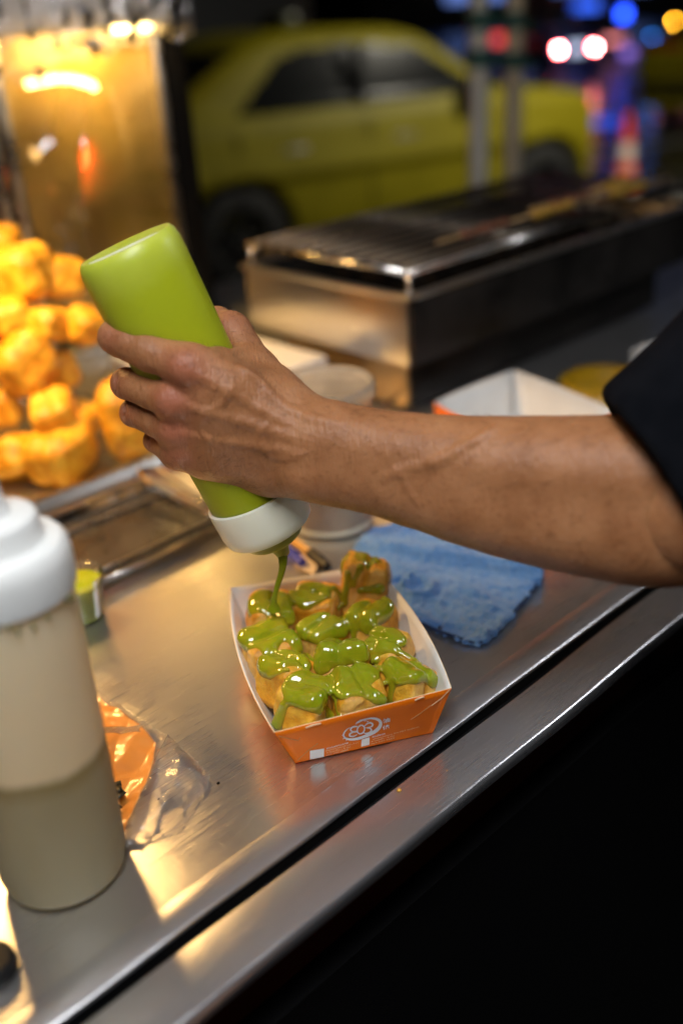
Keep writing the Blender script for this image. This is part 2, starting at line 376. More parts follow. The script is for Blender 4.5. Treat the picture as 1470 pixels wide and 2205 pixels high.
M['sauce'] = sauce_mat(); M['custard2'] = mat('poured_custard', (.20, .24, .006), .1, 0, sss=.3, sssr=(.004, .005, .001)); M['custard'] = mat('thick_custard', (.26, .33, .008), .15, 0, sss=.3, sssr=(.004, .005, .001))
def green_fill():
    m, nt, b, out = newmat('green_filled_plastic'); tc = N(nt, 'ShaderNodeTexCoord'); dp_ = N(nt, 'ShaderNodeVectorMath', operation='DOT_PRODUCT'); dp_.inputs[1].default_value = tuple(BAX); nt.links.new(tc.outputs['Object'], dp_.inputs[0])
    n = noise(nt, 26, 3); ad = N(nt, 'ShaderNodeMath', operation='MULTIPLY_ADD'); ad.inputs[1].default_value = .03; nt.links.new(n.outputs[0], ad.inputs[0]); nt.links.new(dp_.outputs['Value'], ad.inputs[2])
    mr = N(nt, 'ShaderNodeMapRange'); mr.inputs['From Max'].default_value = .22; nt.links.new(ad.outputs[0], mr.inputs[0])
    r_ = ramp(nt, mr.outputs[0], [(0, (.30, .34, .006)), (.45, (.34, .385, .008)), (.80, (.37, .42, .012)), (.90, (.46, .52, .06)), (1, (.58, .62, .20))]); nt.links.new(r_.outputs[0], b.inputs['Base Color'])
    b.inputs['Roughness'].default_value = .38; b.inputs['Subsurface Weight'].default_value = .7; b.inputs['Subsurface Radius'].default_value = (.016, .018, .002); b.inputs['Subsurface Scale'].default_value = 1; b.inputs['Specular IOR Level'].default_value = .45
    bump(nt, b, noise(nt, 40, 4).outputs[0], .05, .004); return m
BAX = .4*(-fw)+.917*(-.427*rt+.904*up); BAX /= np.linalg.norm(BAX)
M['green_plastic'] = green_fill()
M['milky_plastic'] = mat('milky_plastic', (.74, .73, .60), .38, 0, sss=.5, sssr=(.012, .011, .008), spec=.4)
M['nozzle_plastic'] = mat('nozzle_plastic', (.34, .34, .08), .38, 0, sss=.4, sssr=(.008, .008, .003), spec=.4)
M['wall_dark'] = mat('unlit_plaster', (.10, .095, .09), .85, 0, col2=(.14, .13, .12), nscale=2, bstr=.2)
M['night_pane'] = mat('night_pane', (.02, .02, .025), .1)
M['shutter'] = mat('painted_shutter', (.10, .11, .12), .5, .3)

# ------------------------------------------------------------------ setting: pavement, road, far buildings
PR = Z(520, 388, -.50); PF = Z(1185, 292, -.50)          # taxi: rear and front wheel arch tops, near side
hd = (PF-PR)[:2]; hd = hd/np.linalg.norm(hd); nd = np.array([-hd[1], hd[0]])
KB = PR[:2] - nd*.55                                       # kerb line beside the taxi
def road_pt(a, b, z): q = KB + hd*a + nd*b; return (q[0], q[1], z)
tag(mobj('road', [road_pt(-150, .15, ROAD), road_pt(150, .15, ROAD), road_pt(150, 200, ROAD), road_pt(-150, 200, ROAD)], [(0, 1, 2, 3)], M['road'], smooth=False), 'wet black asphalt street mirroring coloured lights', 'road', kind='structure')
pv = mobj('pavement', [road_pt(-150, -200, PAVE), road_pt(150, -200, PAVE), road_pt(150, 0, PAVE), road_pt(-150, 0, PAVE)], [(0, 1, 2, 3)], M['pave'], smooth=False)
tag(pv, 'grey concrete pavement under the food cart', 'pavement', kind='structure')
kb = MB()
kb.add([road_pt(-150, 0, PAVE+.004), road_pt(150, 0, PAVE+.004), road_pt(150, .15, PAVE+.004), road_pt(-150, .15, PAVE+.004), road_pt(-150, .17, ROAD-.02), road_pt(150, .17, ROAD-.02)], [(0, 1, 2, 3), (3, 2, 5, 4)])
tag(kb.build('kerb', M['kerb'], smooth=False), 'concrete kerb between pavement and street', 'kerb', kind='structure')
mk = MB(); mk.add([road_pt(-60, 3.3, ROAD+.004), road_pt(60, 3.3, ROAD+.004), road_pt(60, 3.42, ROAD+.004), road_pt(-60, 3.42, ROAD+.004)], [(0, 1, 2, 3)])
tag(mk.build('lane_line', mat('road_paint', (.55, .55, .52), .5), smooth=False), 'white painted line along the street', 'lane line', kind='structure')

def shophouse(a, b0, wdt, hgt, label):
    c = road_pt(a, b0, PAVE); th_ = thing('shophouse', label, 'building', c, math.atan2(hd[1], hd[0]), 'dark shophouses across the street')
    m = MB(); m.box((0, 3, hgt/2), (wdt/2, 3, hgt/2)); m.build('wall', M['wall_dark'], th_, False, False)
    m = MB(); m.box((0, -.06, 1.4), (wdt/2-.4, .05, 1.35))
    for k in range(18): m.box((0, -.12, .15+k*.148), (wdt/2-.42, .012, .05))
    m.build('roller_shutter', M['shutter'], th_, False, False)
    m = MB(); m.box((0, -.6, 3.1), (wdt/2-.1, .6, .06)); m.build('awning', M['shutter'], th_, False, False)
    for k in (-1, 0, 1):
        wdo = MB(); wdo.box((k*wdt*.28, -.03, 4.7), (.5, .025, .7)); wo = wdo.build('window', M['black_metal'], th_, False, False)
        for q in (-1, 1):
            pm = MB(); pm.box((k*wdt*.28+q*.24, -.065, 4.7), (.2, .006, .62)); pm.build('pane', M['night_pane'], wo, False, False)
    return th_
for i, a in enumerate((-9.5, -4.6, .3, 5.2)):
    shophouse(a, 13.5, 4.8, 9.0, ['unlit shophouse with roller shutter, leftmost across the street', 'unlit shophouse with closed shutter behind the taxi rear', 'unlit shophouse with closed shutter behind the taxi roof', 'unlit shophouse with closed shutter behind the steel posts'][i])

# ------------------------------------------------------------------ the food cart
cart = thing('food_cart', 'stainless steel street food cart counter with a raised hemmed edge', 'food cart', cf(0, 0, PAVE), YAW)
S0, S1, T1 = -.75, 1.75, 1.15
def cpt(s, t, z): return (s, t, z-PAVE)
def strip(name, prof, material, s0=S0, s1=S1, ns=120, wavy=0.0, seed=1):
    """a sheet folded along the counter: prof is (t, z) across it"""
    v = []; f = []; n = len(prof); g = wob(seed, 40, 5)
    for i in range(ns+1):
        s_ = s0+(s1-s0)*i/ns; d = float(g(s_, 0, 0))*wavy
        for (t, z) in prof: v.append(cpt(s_, t+d, z+d*.4))
    for i in range(ns):
        for k in range(n-1): f.append((i*n+k, i*n+n+k, i*n+n+k+1, i*n+k+1))
    mb = MB(); mb.add(v, f); return mb.build(name, material, cart, True, False)
# folded hem strip, then the flat working sheet 1.5 mm lower
strip('counter_hem', [(.0045, -.0032), (.0045, -.0018), (.0050, -.0006), (.0062, .0000), (.0240, .0006), (.0252, .0002), (.0256, -.0016)], M['steel_rail'], ns=160, wavy=.0004, seed=3)
v = []; f = []; ns, ntt = 180, 90; g1 = wob(5, 9, 5); g2 = wob(6, 30, 6)
for i in range(ns+1):
    for j in range(ntt+1):
        s_ = S0+(S1-S0)*i/ns; t_ = .0250+(T1-.025)*j/ntt; v.append(cpt(s_, t_, -.0012+.0007*float(g1(s_, t_, 0))*min(1, j/4)+.00012*float(g2(s_, t_, 0))))
for i in range(ns):
    for j in range(ntt): a = i*(ntt+1)+j; f.append((a, a+ntt+1, a+ntt+2, a+1))
mb = MB(); mb.add(v, f); mb.build('counter_top', M['steel'], cart, True, False)
mb = MB(); mb.box(((S0+S1)/2, -.001, -.016-PAVE), ((S1-S0)/2, .0060, .003)); mb.box(((S0+S1)/2, .0065, -.0085-PAVE), ((S1-S0)/2, .0010, .0045)); mb.build('gap_shade', M['black_metal'], cart, False, False)  # black strips put in for the shade inside the gap
strip('edge_rail', [(-.0040, -.014), (-.0040, -.0034), (-.0046, -.0024), (-.0056, -.0022), (-.0380, -.0026), (-.0400, -.0032), (-.0410, -.0046), (-.0413, -.007), (-.0406, -.0125), (-.036, -.013)], M['steel_rail'], ns=220, wavy=.0007, seed=9)
mb = MB(); mb.box(((S0+S1)/2, -.018, -.50-.02-PAVE), ((S1-S0)/2, .008, .44)); mb.build('side_panel', M['black_metal'], cart, False, False)
mb = MB(); mb.box(((S0+S1)/2, T1, -.48-PAVE), ((S1-S0)/2, .01, .47)); mb.build('back_panel', M['black_metal'], cart, False, False)
for s_ in (S0+.05, S1-.05):
    for t_ in (.02, T1-.05):
        mb = MB(); mb.box((s_, t_, .5), (.02, .02, .498)); mb.build('leg', M['black_metal'], cart, False, False)
# added cart roof out of view: awning to brighten the steel and block lamp glare
for (s_, t_) in ((S0+.05, 1.10), (S1-.05, 1.10), (S0+.05, .03), (S1-.05, .03)):
    if t_ < .5 or s_ > 0: continue
    mb = MB(); mb.box((s_, t_, 1.72-.02), (.018, .018, .68)); mb.build('roof_post', M['black_metal'], cart, False, False)
v = []; f = []; n1_, n2_ = 30, 20
for i in range(n1_+1):
    for j in range(n2_+1):
        s_ = S0-.1+(S1-S0+.2)*i/n1_; t_ = -.35+2.15*j/n2_; v.append((s_, t_, 2.40-.12*abs(t_-.5)+.015*math.sin(s_*9)))
for i in range(n1_):
    for j in range(n2_): a = i*(n2_+1)+j; f.append((a, a+n2_+1, a+n2_+2, a+1))
mb = MB(); mb.add(v, f); mb.build('awning', mat('added_awning_cloth', (.72, .73, .75), .8, 0, col2=(.66, .67, .69), nscale=6), cart, True, False)

M['lit_tube'] = emis('lit_tube', (.90, .95, 1.0), 8.0)
# lamps of the stall, with an added fill bulb
def area(name, loc, sx, sy, power, col, parent, rot=(0, 0, 0)):
    l = bpy.data.lights.new(name, 'AREA'); l.shape = 'RECTANGLE'; l.size = sx; l.size_y = sy; l.energy = power; l.color = col
    o = bpy.data.objects.new(name, l); COL.objects.link(o); o.parent = parent; o.location = loc; o.rotation_euler = rot; return o
LT = thing('tube_lamp', 'twin white tube lamp hanging under the added awning', 'lamp', (-.10, .04, .95), YAW+.5)
for k in (-1, 1):
    mb = MB(); mb.tube([(-.30, k*.06, 0), (.30, k*.06, 0)], .013, 14); mb.build('tube', M['lit_tube'], LT, True, False)
    area('tube_light', (0, k*.06, -.018), .58, .028, 4.6, (.96, .97, .98), LT)
mb = MB(); mb.box((0, 0, .035), (.32, .035, .012), bev=.006); mb.build('housing', M['white_plastic'], LT, True, False)
for k in (-1, 1):
    mb = MB(); mb.tube([(k*.25, 0, .045), (k*.25, 0, .36)], .003, 8); mb.build('hanger', M['alu'], LT, True, False)
PB = np.array([.85, .95, .90])  # bulb added out of view to brighten posts, grill and stacked trays
pbl = thing('added_fill_bulb', 'added bare white bulb, out of view, brightening the far end of the counter', 'lamp', PB)
mb = MB(); mb.lathe([(.0005, -.035), (.016, -.031), (.028, -.016), (.030, 0), (.022, .022), (.013, .036)], n=24); mb.build('bulb', emis('lit_fill_bulb', (.95, .97, 1.0), 25.0), pbl, True, False)
mb = MB(); mb.lathe([(.014, .036), (.015, .07), (.006, .074)], n=16); mb.build('socket', M['black_metal'], pbl, True, False)
mb = MB(); mb.tube([(0, 0, .074), (0, 0, .47)], .003, 8); mb.build('cord', M['black_metal'], pbl, True, False)
bl_ = bpy.data.lights.new('fill_bulb_glow', 'POINT'); bl_.energy = 4.5; bl_.color = (.95, .97, 1.0); bl_.shadow_soft_size = .032
bo_ = bpy.data.objects.new('fill_bulb_glow', bl_); COL.objects.link(bo_); bo_.parent = pbl; bo_.location = (0, 0, -.075)
HP = np.array([-.40, .92, .47])
HL = thing('heat_lamp', 'warm heat lamp with a metal shade over the fried dough', 'lamp', HP)
mb = MB(); mb.lathe([(.012, .10), (.02, .09), (.05, .06), (.075, .0), (.077, .0), (.052, .064), (.022, .094), (.012, .105)], n=32); mb.build('shade', M['alu'], HL, True, False)
mb = MB(); mb.lathe([(.0, -.012), (.016, -.008), (.026, .01), (.027, .025), (.018, .05), (.012, .07)], n=24); mb.build('bulb', emis('lit_bulb', (1, .62, .24), 25.0), HL, True, False)
mb = MB(); mb.tube([(0, 0, .1), (0, 0, .68)], .004, 8); mb.build('cord', M['black_metal'], HL, True, False)
pl = bpy.data.lights.new('bulb_light', 'SPOT'); pl.energy = 21; pl.color = (1, .57, .18); pl.shadow_soft_size = .045; pl.spot_size = math.radians(158); pl.spot_blend = 1.0
po = bpy.data.objects.new('bulb_light', pl); COL.objects.link(po); po.parent = HL; po.location = (0, 0, -.02); po.rotation_euler = (math.radians(5), 0, 0)

# ------------------------------------------------------------------ the paper tray of fried dough
TZ = .041
tBL, tBR = Z(635, 1643, .001), Z(932, 1577, .001)
tFL = Z(590, 1578, TZ)
_n = np.cross(tBR-tBL, tFL-tBL); _n /= np.linalg.norm(_n)
_d = ray(972, 1482); tFR = CP + _d*((tBL-CP)@_n/(_d@_n))
tKL, tKR = Z(495, 1266, TZ), Z(800, 1216, TZ)
_c = (tFL+tFR+tKL+tKR)/4
bKL = tKL + (tKR-tKL)*.11 + (tFL-tKL)*.10; bKL[2] = .001
bKR = tKR + (tKL-tKR)*.10 + (tFR-tKR)*.12; bKR[2] = .001
WN = -_n if _n[1] > 0 else _n            # outward normal of the printed wall
def wall_grid(b0, b1, r0, r1, bow, n=18, m=6, dip=0.0):
    """a tray wall from base edge to rim edge, bowed outwards; returns rows of points"""
    out = []; mid = (r0+r1)/2-(_c); mid[2] = 0; mid = mid/np.linalg.norm(mid)
    for j in range(m+1):
        q = j/m; row = []
        for i in range(n+1):
            p = i/n; base = b0+(b1-b0)*p; rim = r0+(r1-r0)*p
            k = 4*p*(1-p); rim = rim + mid*bow*k - np.array([0, 0, dip*k]); base = base + mid*bow*.45*k
            row.append(base+(rim-base)*q)
        out.append(row)
    return out
def paper_sheet(rows, th=.0005):
    """two skins: outer (index 0 material), inner (1), rim edge (2)"""
    R = np.array(rows); m, n = R.shape[:2]; c = _c.copy(); c[2] = .03
    du = np.gradient(R, axis=1); dv = np.gradient(R, axis=0); nn = np.cross(du, dv); nn /= (np.linalg.norm(nn, axis=2, keepdims=True)+1e-12)
    if ((R-c)*nn).sum() < 0: nn = -nn
    A = R.reshape(-1, 3); B = (R-nn*th).reshape(-1, 3); v = np.vstack([A, B]); f = []; mi = []; o_ = m*n
    for j in range(m-1):
        for i in range(n-1):
            a = j*n+i; f.append((a, a+1, a+n+1, a+n)); mi.append(0); f.append((o_+a, o_+a+n, o_+a+n+1, o_+a+1)); mi.append(1)
    for i in range(n-1): a = (m-1)*n+i; f.append((a, a+1, o_+a+1, o_+a)); mi.append(2)
    for j in range(m-1):
        for a in (j*n, j*n+n-1): f.append((a, a+n, o_+a+n, o_+a)); mi.append(2)
    return v, f, mi
PM = [M['orange_paper'], M['white_paper'], M['paper_edge']]
tray = thing('paper_tray', 'orange paper tray filled with sauced dough, printed with a white dragon logo', 'food tray', (_c[0], _c[1], 0))
for nm, (b0, b1, r0, r1, bow, dip) in {'front_wall': (tBL, tBR, tFL, tFR, 0, 0), 'side_wall_a': (tBR, bKR, tFR, tKR, .0085, .001), 'back_wall': (bKR, bKL, tKR, tKL, .002, .001), 'side_wall_b': (bKL, tBL, tKL, tFL, .0085, .001)}.items():
    v, f, mi = paper_sheet(wall_grid(b0, b1, r0, r1, bow, dip=dip)); mobj(nm.split('_')[0]+'_wall', v, f, None, tray, True, True, PM, mi)
v, f, mi = paper_sheet([[tBL+(tBR-tBL)*i/8*1+((bKL+(bKR-bKL)*i/8)-(tBL+(tBR-tBL)*i/8))*j/8 for i in range(9)] for j in range(9)])
v = np.array(v); v[81:, 2] = .0016; v[:81, 2] = .0008; mobj('base', v, f, None, tray, False, True, PM, mi)
def on_wall(x, y, off=.0004):
    d = ray(x, y); return CP + d*((tBL-CP)@_n/(d@_n)) + WN*off
# folded corner flaps on the front wall
for pts in ([(600, 1584), (622, 1590), (642, 1594), (646, 1588)], [(640, 1637), (660, 1618), (684, 1600)]):
    mb = MB(); mb.tube([on_wall(x, y, .0002) for x, y in pts], .00022, 6); mb.build('crease', M['crease'], tray)
for pts in ([(968, 1484), (950, 1503), (928, 1519)], [(926, 1519), (905, 1535), (884, 1549)]):
    mb = MB(); mb.tube([on_wall(x, y, .0002) for x, y in pts], .00024, 6); mb.build('crease', M['print_cream'] if pts[0][0] == 968 else M['crease'], tray)
for x0, y0, x1, y1 in ((658, 1566, 690, 1557), (893, 1507, 912, 1500)):      # small tabs lifted on the rim
    a, b = on_wall(x0, y0, .0003), on_wall(x1, y1, .0003); mb = MB()
    mb.tube(smooth_path([a, (a+b)/2+np.array([0, 0, .0018])+WN*.0012, b], 6), .0005, 6); mb.build('tab', M['paper_edge'], tray)
# print: two blank panels, the lettering and the ring emblem
def patch(c4, off):
    P = [on_wall(*p, off) for p in c4]; return P, [(0, 1, 2, 3)]
for c4 in ([(667, 1616), (697.5, 1611), (697, 1629), (667, 1635)], [(778, 1592), (795, 1586.5), (795, 1603), (777, 1607.6)]):
    v, f = patch(c4, .00025); mobj('print_panel', v, f, M['print_white'], tray, False)
def lettering(txt, p0, p1, hgt, material, name='lettering', bold=0.0):
    """flat print whose baseline runs between two points of the wall"""
    cu = bpy.data.curves.new('t', 'FONT'); cu.body = txt; cu.size = 1.0; cu.offset = bold; cu.resolution_u = 3
    ob = bpy.data.objects.new('t', cu); COL.objects.link(ob); bpy.context.view_layer.update()
    me = bpy.data.meshes.new_from_object(ob.evaluated_get(bpy.context.evaluated_depsgraph_get()))
    V = np.zeros(len(me.vertices)*3); me.vertices.foreach_get('co', V); V = V.reshape(-1, 3); Fc = [tuple(p.vertices) for p in me.polygons]
    bpy.data.objects.remove(ob); bpy.data.meshes.remove(me); bpy.data.curves.remove(cu)
    if not len(V): return
    a, b = on_wall(*p0, .0003), on_wall(*p1, .0003); ex = b-a; L = np.linalg.norm(ex); ex /= L; ey = np.cross(WN, ex); ey *= 1 if ey[2] > 0 else -1
    sx = L/(V[:, 0].max()-V[:, 0].min()); W = a + (V[:, :1]-V[:, 0].min())*sx*ex + V[:, 1:2]*hgt*ey
    mobj(name, W, Fc, material, tray, False)
px = .655/FPX
lettering('ถนนเยาวราช', (703, 1612.5), (749, 1600), 9*px, M['print_white'], bold=.02)
lettering('ตรงแยกเฉลิมบุรี หน้า 7-11', (701, 1617.5), (770, 1599.5), 7.5*px, M['print_cream'])
lettering('5 โมงเย็น - 5 ทุ่ม', (703, 1622), (754, 1608.5), 7.5*px, M['print_cream'])
lettering('065-591-5653', (702, 1627), (749, 1614.5), 7*px, M['print_cream'])
lettering('วัดมังกร', (800, 1588), (829, 1580), 9*px, M['print_white'], bold=.02)
lettering('(ถนนแปลงนาม ข้าง MRT วัดมังกร)', (802, 1592.5), (901, 1565.5), 7.5*px, M['print_cream'])
lettering('6 โมงเช้า - 6 ทุ่ม', (799, 1597.5), (848, 1584.5), 7.5*px, M['print_cream'])
lettering('063-592-5653', (798, 1602.5), (848, 1589.5), 7*px, M['print_cream'])
lettering('油', (824, 1556), (839, 1552), 18*px, M['print_white'], bold=.025)
lettering('條', (823, 1570.5), (838.5, 1566.5), 18*px, M['print_white'], bold=.025)
def zp(q): return (700+q[0]/5.654, 1520+q[1]/5.654)
ink = MB(); _k = [0]
def stroke(pts, wid, name='logo'):
    P = smooth_path([(*p, 0) for p in pts], 7); n = len(P); W = np.interp(np.linspace(0, 1, n), np.linspace(0, 1, len(wid)), wid)
    v = []; _k[0] += 1
    for i in range(n):
        a = P[min(i+1, n-1)]-P[max(i-1, 0)]; a = a/(np.linalg.norm(a)+1e-9); q = np.array([-a[1], a[0], 0])*W[i]/2
        for s_ in (1, -1): v.append(on_wall(*zp((P[i]+q*s_)[:2]), .0003+.00002*_k[0]))
    ink.add(v, [(2*i, 2*i+1, 2*i+3, 2*i+2) for i in range(n-1)])
stroke([(372, 208), (400, 192), (440, 172), (500, 155), (560, 147), (620, 155), (660, 178), (672, 215), (652, 262), (605, 305), (540, 340), (470, 370), (390, 395), (310, 403), (250, 390), (222, 358), (232, 318), (262, 282), (300, 258)], [8, 22, 20, 14, 20, 30, 34, 38, 42, 42, 40, 36, 34, 28, 22, 18, 15, 10, 5])
stroke([(400, 252), (360, 246), (318, 262), (308, 290), (340, 308), (385, 300)], [10, 18, 20, 16, 14, 8])
stroke([(385, 312), (335, 316), (298, 336), (300, 362), (345, 364), (385, 345)], [8, 14, 18, 16, 14, 8])
th0 = np.linspace(0, 2*math.pi, 13)
stroke([(432+44*math.cos(t)+8*math.sin(t)*-1, 282+52*math.sin(t)) for t in th0], [15]*13)
stroke([(478, 238), (505, 212), (545, 200), (575, 218), (560, 246), (515, 258), (488, 262)], [8, 14, 20, 20, 16, 10, 6])
stroke([(505, 262), (545, 268), (560, 292), (535, 318), (490, 328), (462, 318)], [8, 14, 20, 18, 14, 8])
for a, b in (((430, 175), (418, 160)), ((470, 178), (505, 172)), ((505, 190), (528, 178)), ((655, 175), (688, 182)), ((668, 230), (690, 236)), ((620, 292), (645, 300)), ((575, 322), (596, 334)), ((230, 382), (210, 396)), ((262, 398), (250, 418)), ((222, 340), (200, 352)), ((365, 205), (378, 222))):
    stroke([a, ((a[0]+b[0])/2, (a[1]+b[1])/2-2), b], [9, 8, 3])
ink.build('logo', M['print_white'], tray, False)

# dough chunks in the tray: (x, y, size) seen from the camera, resting height
CH = [(786, 1262, 54, .036, 1.25), (680, 1312, 50, .029, 1.0), (584, 1338, 54, .030, 1.0), (797, 1343, 48, .030, 1.0), (692, 1378, 45, .026, 1.0), (580, 1406, 56, .028, 1.0),
      (836, 1404, 46, .031, 1.0), (737, 1432, 56, .034, 1.05), (616, 1470, 58, .028, 1.0), (879, 1470, 56, .029, 1.0), (768, 1502, 57, .031, 1.0), (655, 1517, 58, .033, 1.05), (842, 1440, 34, .024, 1.0)]
CUTX = {1: (0, -1, .45), 4: (.4, -.7, .2), 7: (.75, -.6, .2), 8: (-.35, -.75, .35), 11: (.1, -.8, .4), 9: (.1, -.75, .5), 3: (-.7, -.5, .2), 10: (.0, -.9, .1)}
CUT = {4: (.4, -.7, .2), 7: (.8, -.5, .0), 8: (-.5, -.75, .1), 3: (-.7, -.5, .0)}
chunk_f = []
def chunk(c, R, seed, tall=1.0, cut=None, rough=.08, long=.62):
    g = np.random.default_rng(seed); ang = g.random()*6.28; tilt = g.normal()*.22; tilt2 = g.normal()*.22
    Rm = np.array(Matrix.Rotation(ang, 3, 'Z') @ Matrix.Rotation(tilt, 3, 'X') @ Matrix.Rotation(tilt2, 3, 'Y'))
    wa, wb_, wc0 = wob(seed+100, 110*.02/R, 6), wob(seed+200, 300*.02/R, 8), wob(seed+300, 800*.02/R, 9); cn = Rm[:, 0] if cut is not None else None
    hs = R*np.array([.84+.16*g.random(), .80+.14*g.random(), .76+.14*g.random()]); rr = R*(.42 if cut is not None else .56); l1 = hs[0]*.93
    def fn(X, Y, Zz):
        x, y, z = X-c[0], Y-c[1], (Zz-c[2])/tall
        q = [Rm[0, i]*x+Rm[1, i]*y+Rm[2, i]*z for i in range(3)]
        a_ = [np.abs(q[i])-(hs[i]-rr) for i in range(3)]
        d = np.sqrt(sum(np.maximum(t, 0)**2 for t in a_))+np.minimum(np.maximum(np.maximum(a_[0], a_[1]), a_[2]), 0)-rr
        d = d + R*(.13 if cut is not None else .05)*np.exp(-((q[1]-R*.08*np.sin(q[0]/R*2+seed))/(R*.13))**2)
        d = d*.9 + R*rough*1.1*wa(X, Y, Zz)+R*.026*np.abs(wb_(X, Y, Zz))+R*.012*wc0(X, Y, Zz)
        if cut is None: return d
        return smax(d, np.abs(q[0])-l1+R*.02*wc0(X, Y, Zz)+R*.03*wb_(X, Y, Zz), R*.12)
    return fn, (cn, l1) if cn is not None else None
def chunk_obj(name, c, R, seed, tall, cut, h, ext=1.45, rough=.06):
    fn, cn = chunk(c, R, seed, tall, cut, rough); c = np.array(c); e = np.array([R*ext*1.1, R*ext*1.1, R*ext*1.1*max(tall, 1)])
    F_ = Field(c-e, c+e, h); F_.put(fn, c-e, c+e); V, Q = F_.mesh()
    ct = np.zeros(len(V))
    if cn is not None:
        dd = np.abs((V-c)@cn[0])-cn[1]; ct = .75*np.clip(1-np.abs(dd)/(R*.12), 0, 1)
    return mobj(name, V, Q, M['dough'], None, True, attrs={'cut': ct}), fn
where = ['at the far right corner of the tray, the tallest', 'in the far row of the tray, middle', 'under the poured sauce stream', 'against the right wall, second from the far end', 'at the heart of the tray, mostly hidden under sauce', 'against the left wall beside the sauce stream', 'against the right wall, third from the far end', 'in the middle of the tray with torn pale side', 'against the left wall, nearest but one, pale side bare', 'in the near right corner of the tray', 'in the near row between two corner pieces', 'in the near left corner of the tray', 'small one half buried near the right wall']
for i, (x, y, r_, zc, tall) in enumerate(CH):
    c = Z(x, y, zc); R = r_*float((c-CP)@fw)/FPX*1.10
    o, fn = chunk_obj('dough_piece', c, R, 40+i, tall, (1, 0, 0), .0011)
    tag(o, 'golden fried dough piece '+where[i], 'fried dough', 'dough pieces in the paper tray'); chunk_f.append((fn, c, R))

# poured custard: a coat over the dough inside a drizzled region, plus pools between pieces
lo = np.array([min(c[0] for _, c, _ in chunk_f)-.035, min(c[1] for _, c, _ in chunk_f)-.035, .002]); hi = np.array([max(c[0] for _, c, _ in chunk_f)+.035, max(c[1] for _, c, _ in chunk_f)+.035, .085])
SF = Field(lo, hi, .0010)
for fn, c, R in chunk_f: SF.put(fn, c-R*1.5, c+R*1.5, .004)
dn = wob(77, 120, 6); dn2 = wob(78, 330, 6)
DZ = [((565, 1300), (600, 1292), (625, 1330), 15), ((590, 1302), (610, 1360), 14), ((560, 1350), (580, 1385), (575, 1430), 13), ((560, 1345), (620, 1360), (645, 1400), 13),
      ((650, 1345), (660, 1300), (690, 1275), 8), ((650, 1345), (700, 1352), (735, 1352), 15), ((655, 1365), (690, 1372), (740, 1362), 15), ((720, 1265), (740, 1300), 8),
      ((748, 1235), (742, 1300), (730, 1310), 10), ((775, 1222), (760, 1260), 9), ((775, 1272), (815, 1268), (838, 1300), 10), ((750, 1335), (790, 1310), (832, 1308), 14), ((755, 1340), (790, 1345), (812, 1360), 17), ((760, 1330), (760, 1370), 8),
      ((805, 1372), (845, 1362), (868, 1380), 14), ((810, 1395), (850, 1395), (890, 1415), 14), ((805, 1420), (812, 1450), 9), ((870, 1385), (905, 1425), 8),
      ((700, 1390), (740, 1385), (775, 1390), 13), ((690, 1420), (740, 1410), (785, 1412), 13), ((690, 1438), (735, 1445), (770, 1455), 12), ((705, 1455), (720, 1465), 9), ((782, 1400), (795, 1450), 8),
      ((565, 1440), (605, 1425), (650, 1432), (672, 1455), 12), ((580, 1455), (620, 1440), 7),
      ((625, 1480), (655, 1475), (685, 1490), 17), ((630, 1500), (665, 1508), (695, 1520), 17), ((610, 1520), (595, 1560), 10), ((700, 1505), (710, 1550), 9), ((645, 1490), (690, 1470), 12),
      ((700, 1480), (740, 1490), (790, 1490), (812, 1508), 13), ((720, 1500), (735, 1545), 8), ((800, 1490), (825, 1510), (828, 1530), 11), ((705, 1470), (740, 1480), 11),
      ((840, 1455), (880, 1445), (920, 1455), (935, 1470), 12), ((845, 1475), (842, 1515), 11), ((850, 1450), (830, 1470), 11), ((855, 1465), (895, 1458), 12)]
MK = Field(lo, hi, .0010)
for q in DZ:
    rr = q[-1]; P = []
    for (x, y) in q[:-1]:
        d = ray(x, y); best = None                       # first dough point on this sight line
        for tt in np.arange(.55, .86, .0015):
            p = CP+d*tt
            if p[2] < .004: break
            ii = ((p-lo)/.001).astype(int)
            if (ii >= 0).all() and (ii < SF.n).all() and SF.a[tuple(ii)] < .001: best = p; break
        P.append(best if best is not None else Z(x, y, .03))
    rm = rr*.69/FPX*1.25
    MK.chain(P, [rm]*len(P), .003)
gs = np.random.default_rng(12)
for fn, c, R in chunk_f:                                  # a spoonful settled on top of every piece
    o_ = np.array([gs.uniform(-.22, .12)*R, gs.uniform(-.18, .22)*R, R*.72]); MK.ell(c+o_, [np.array([R*.86, 0, 0]), np.array([0, R*.74, 0]), np.array([0, 0, R*.60])], .005)
X, Y, Zz = MK.xyz((slice(None),)*3)
reg = MK.a + .0013*dn(X, Y, Zz)
coat = SF.a-(.0019+.0005*dn2(X, Y, Zz))
sa = smax(coat, reg, .0034)
pool = np.maximum(Zz-(.020+.002*dn(X, Y, Zz)), -(SF.a+.001))             # sauce gathered low between pieces
pc = np.array([_c[0], _c[1]]); ex = (tFR-tFL)[:2]/np.linalg.norm((tFR-tFL)[:2]); ey = np.array([-ex[1], ex[0]])
uu = (X-pc[0])*ex[0]+(Y-pc[1])*ex[1]; vv = (X-pc[0])*ey[0]+(Y-pc[1])*ey[1]
inside = np.maximum(np.abs(uu-.002)-.038, np.abs(vv+.0)-.056)
pool = np.maximum(np.maximum(pool, inside), .004-Zz)
SM = Field(lo, hi, .0010); SM.a = np.minimum(sa, np.maximum(pool, -SF.a-.0005)).astype(np.float32)
V, Q = SM.mesh()
ii = np.clip(np.round((V-lo)/.001).astype(int), 0, SF.n-1); thick = np.clip(SF.a[tuple(ii.T)]/.0030, 0, 1)
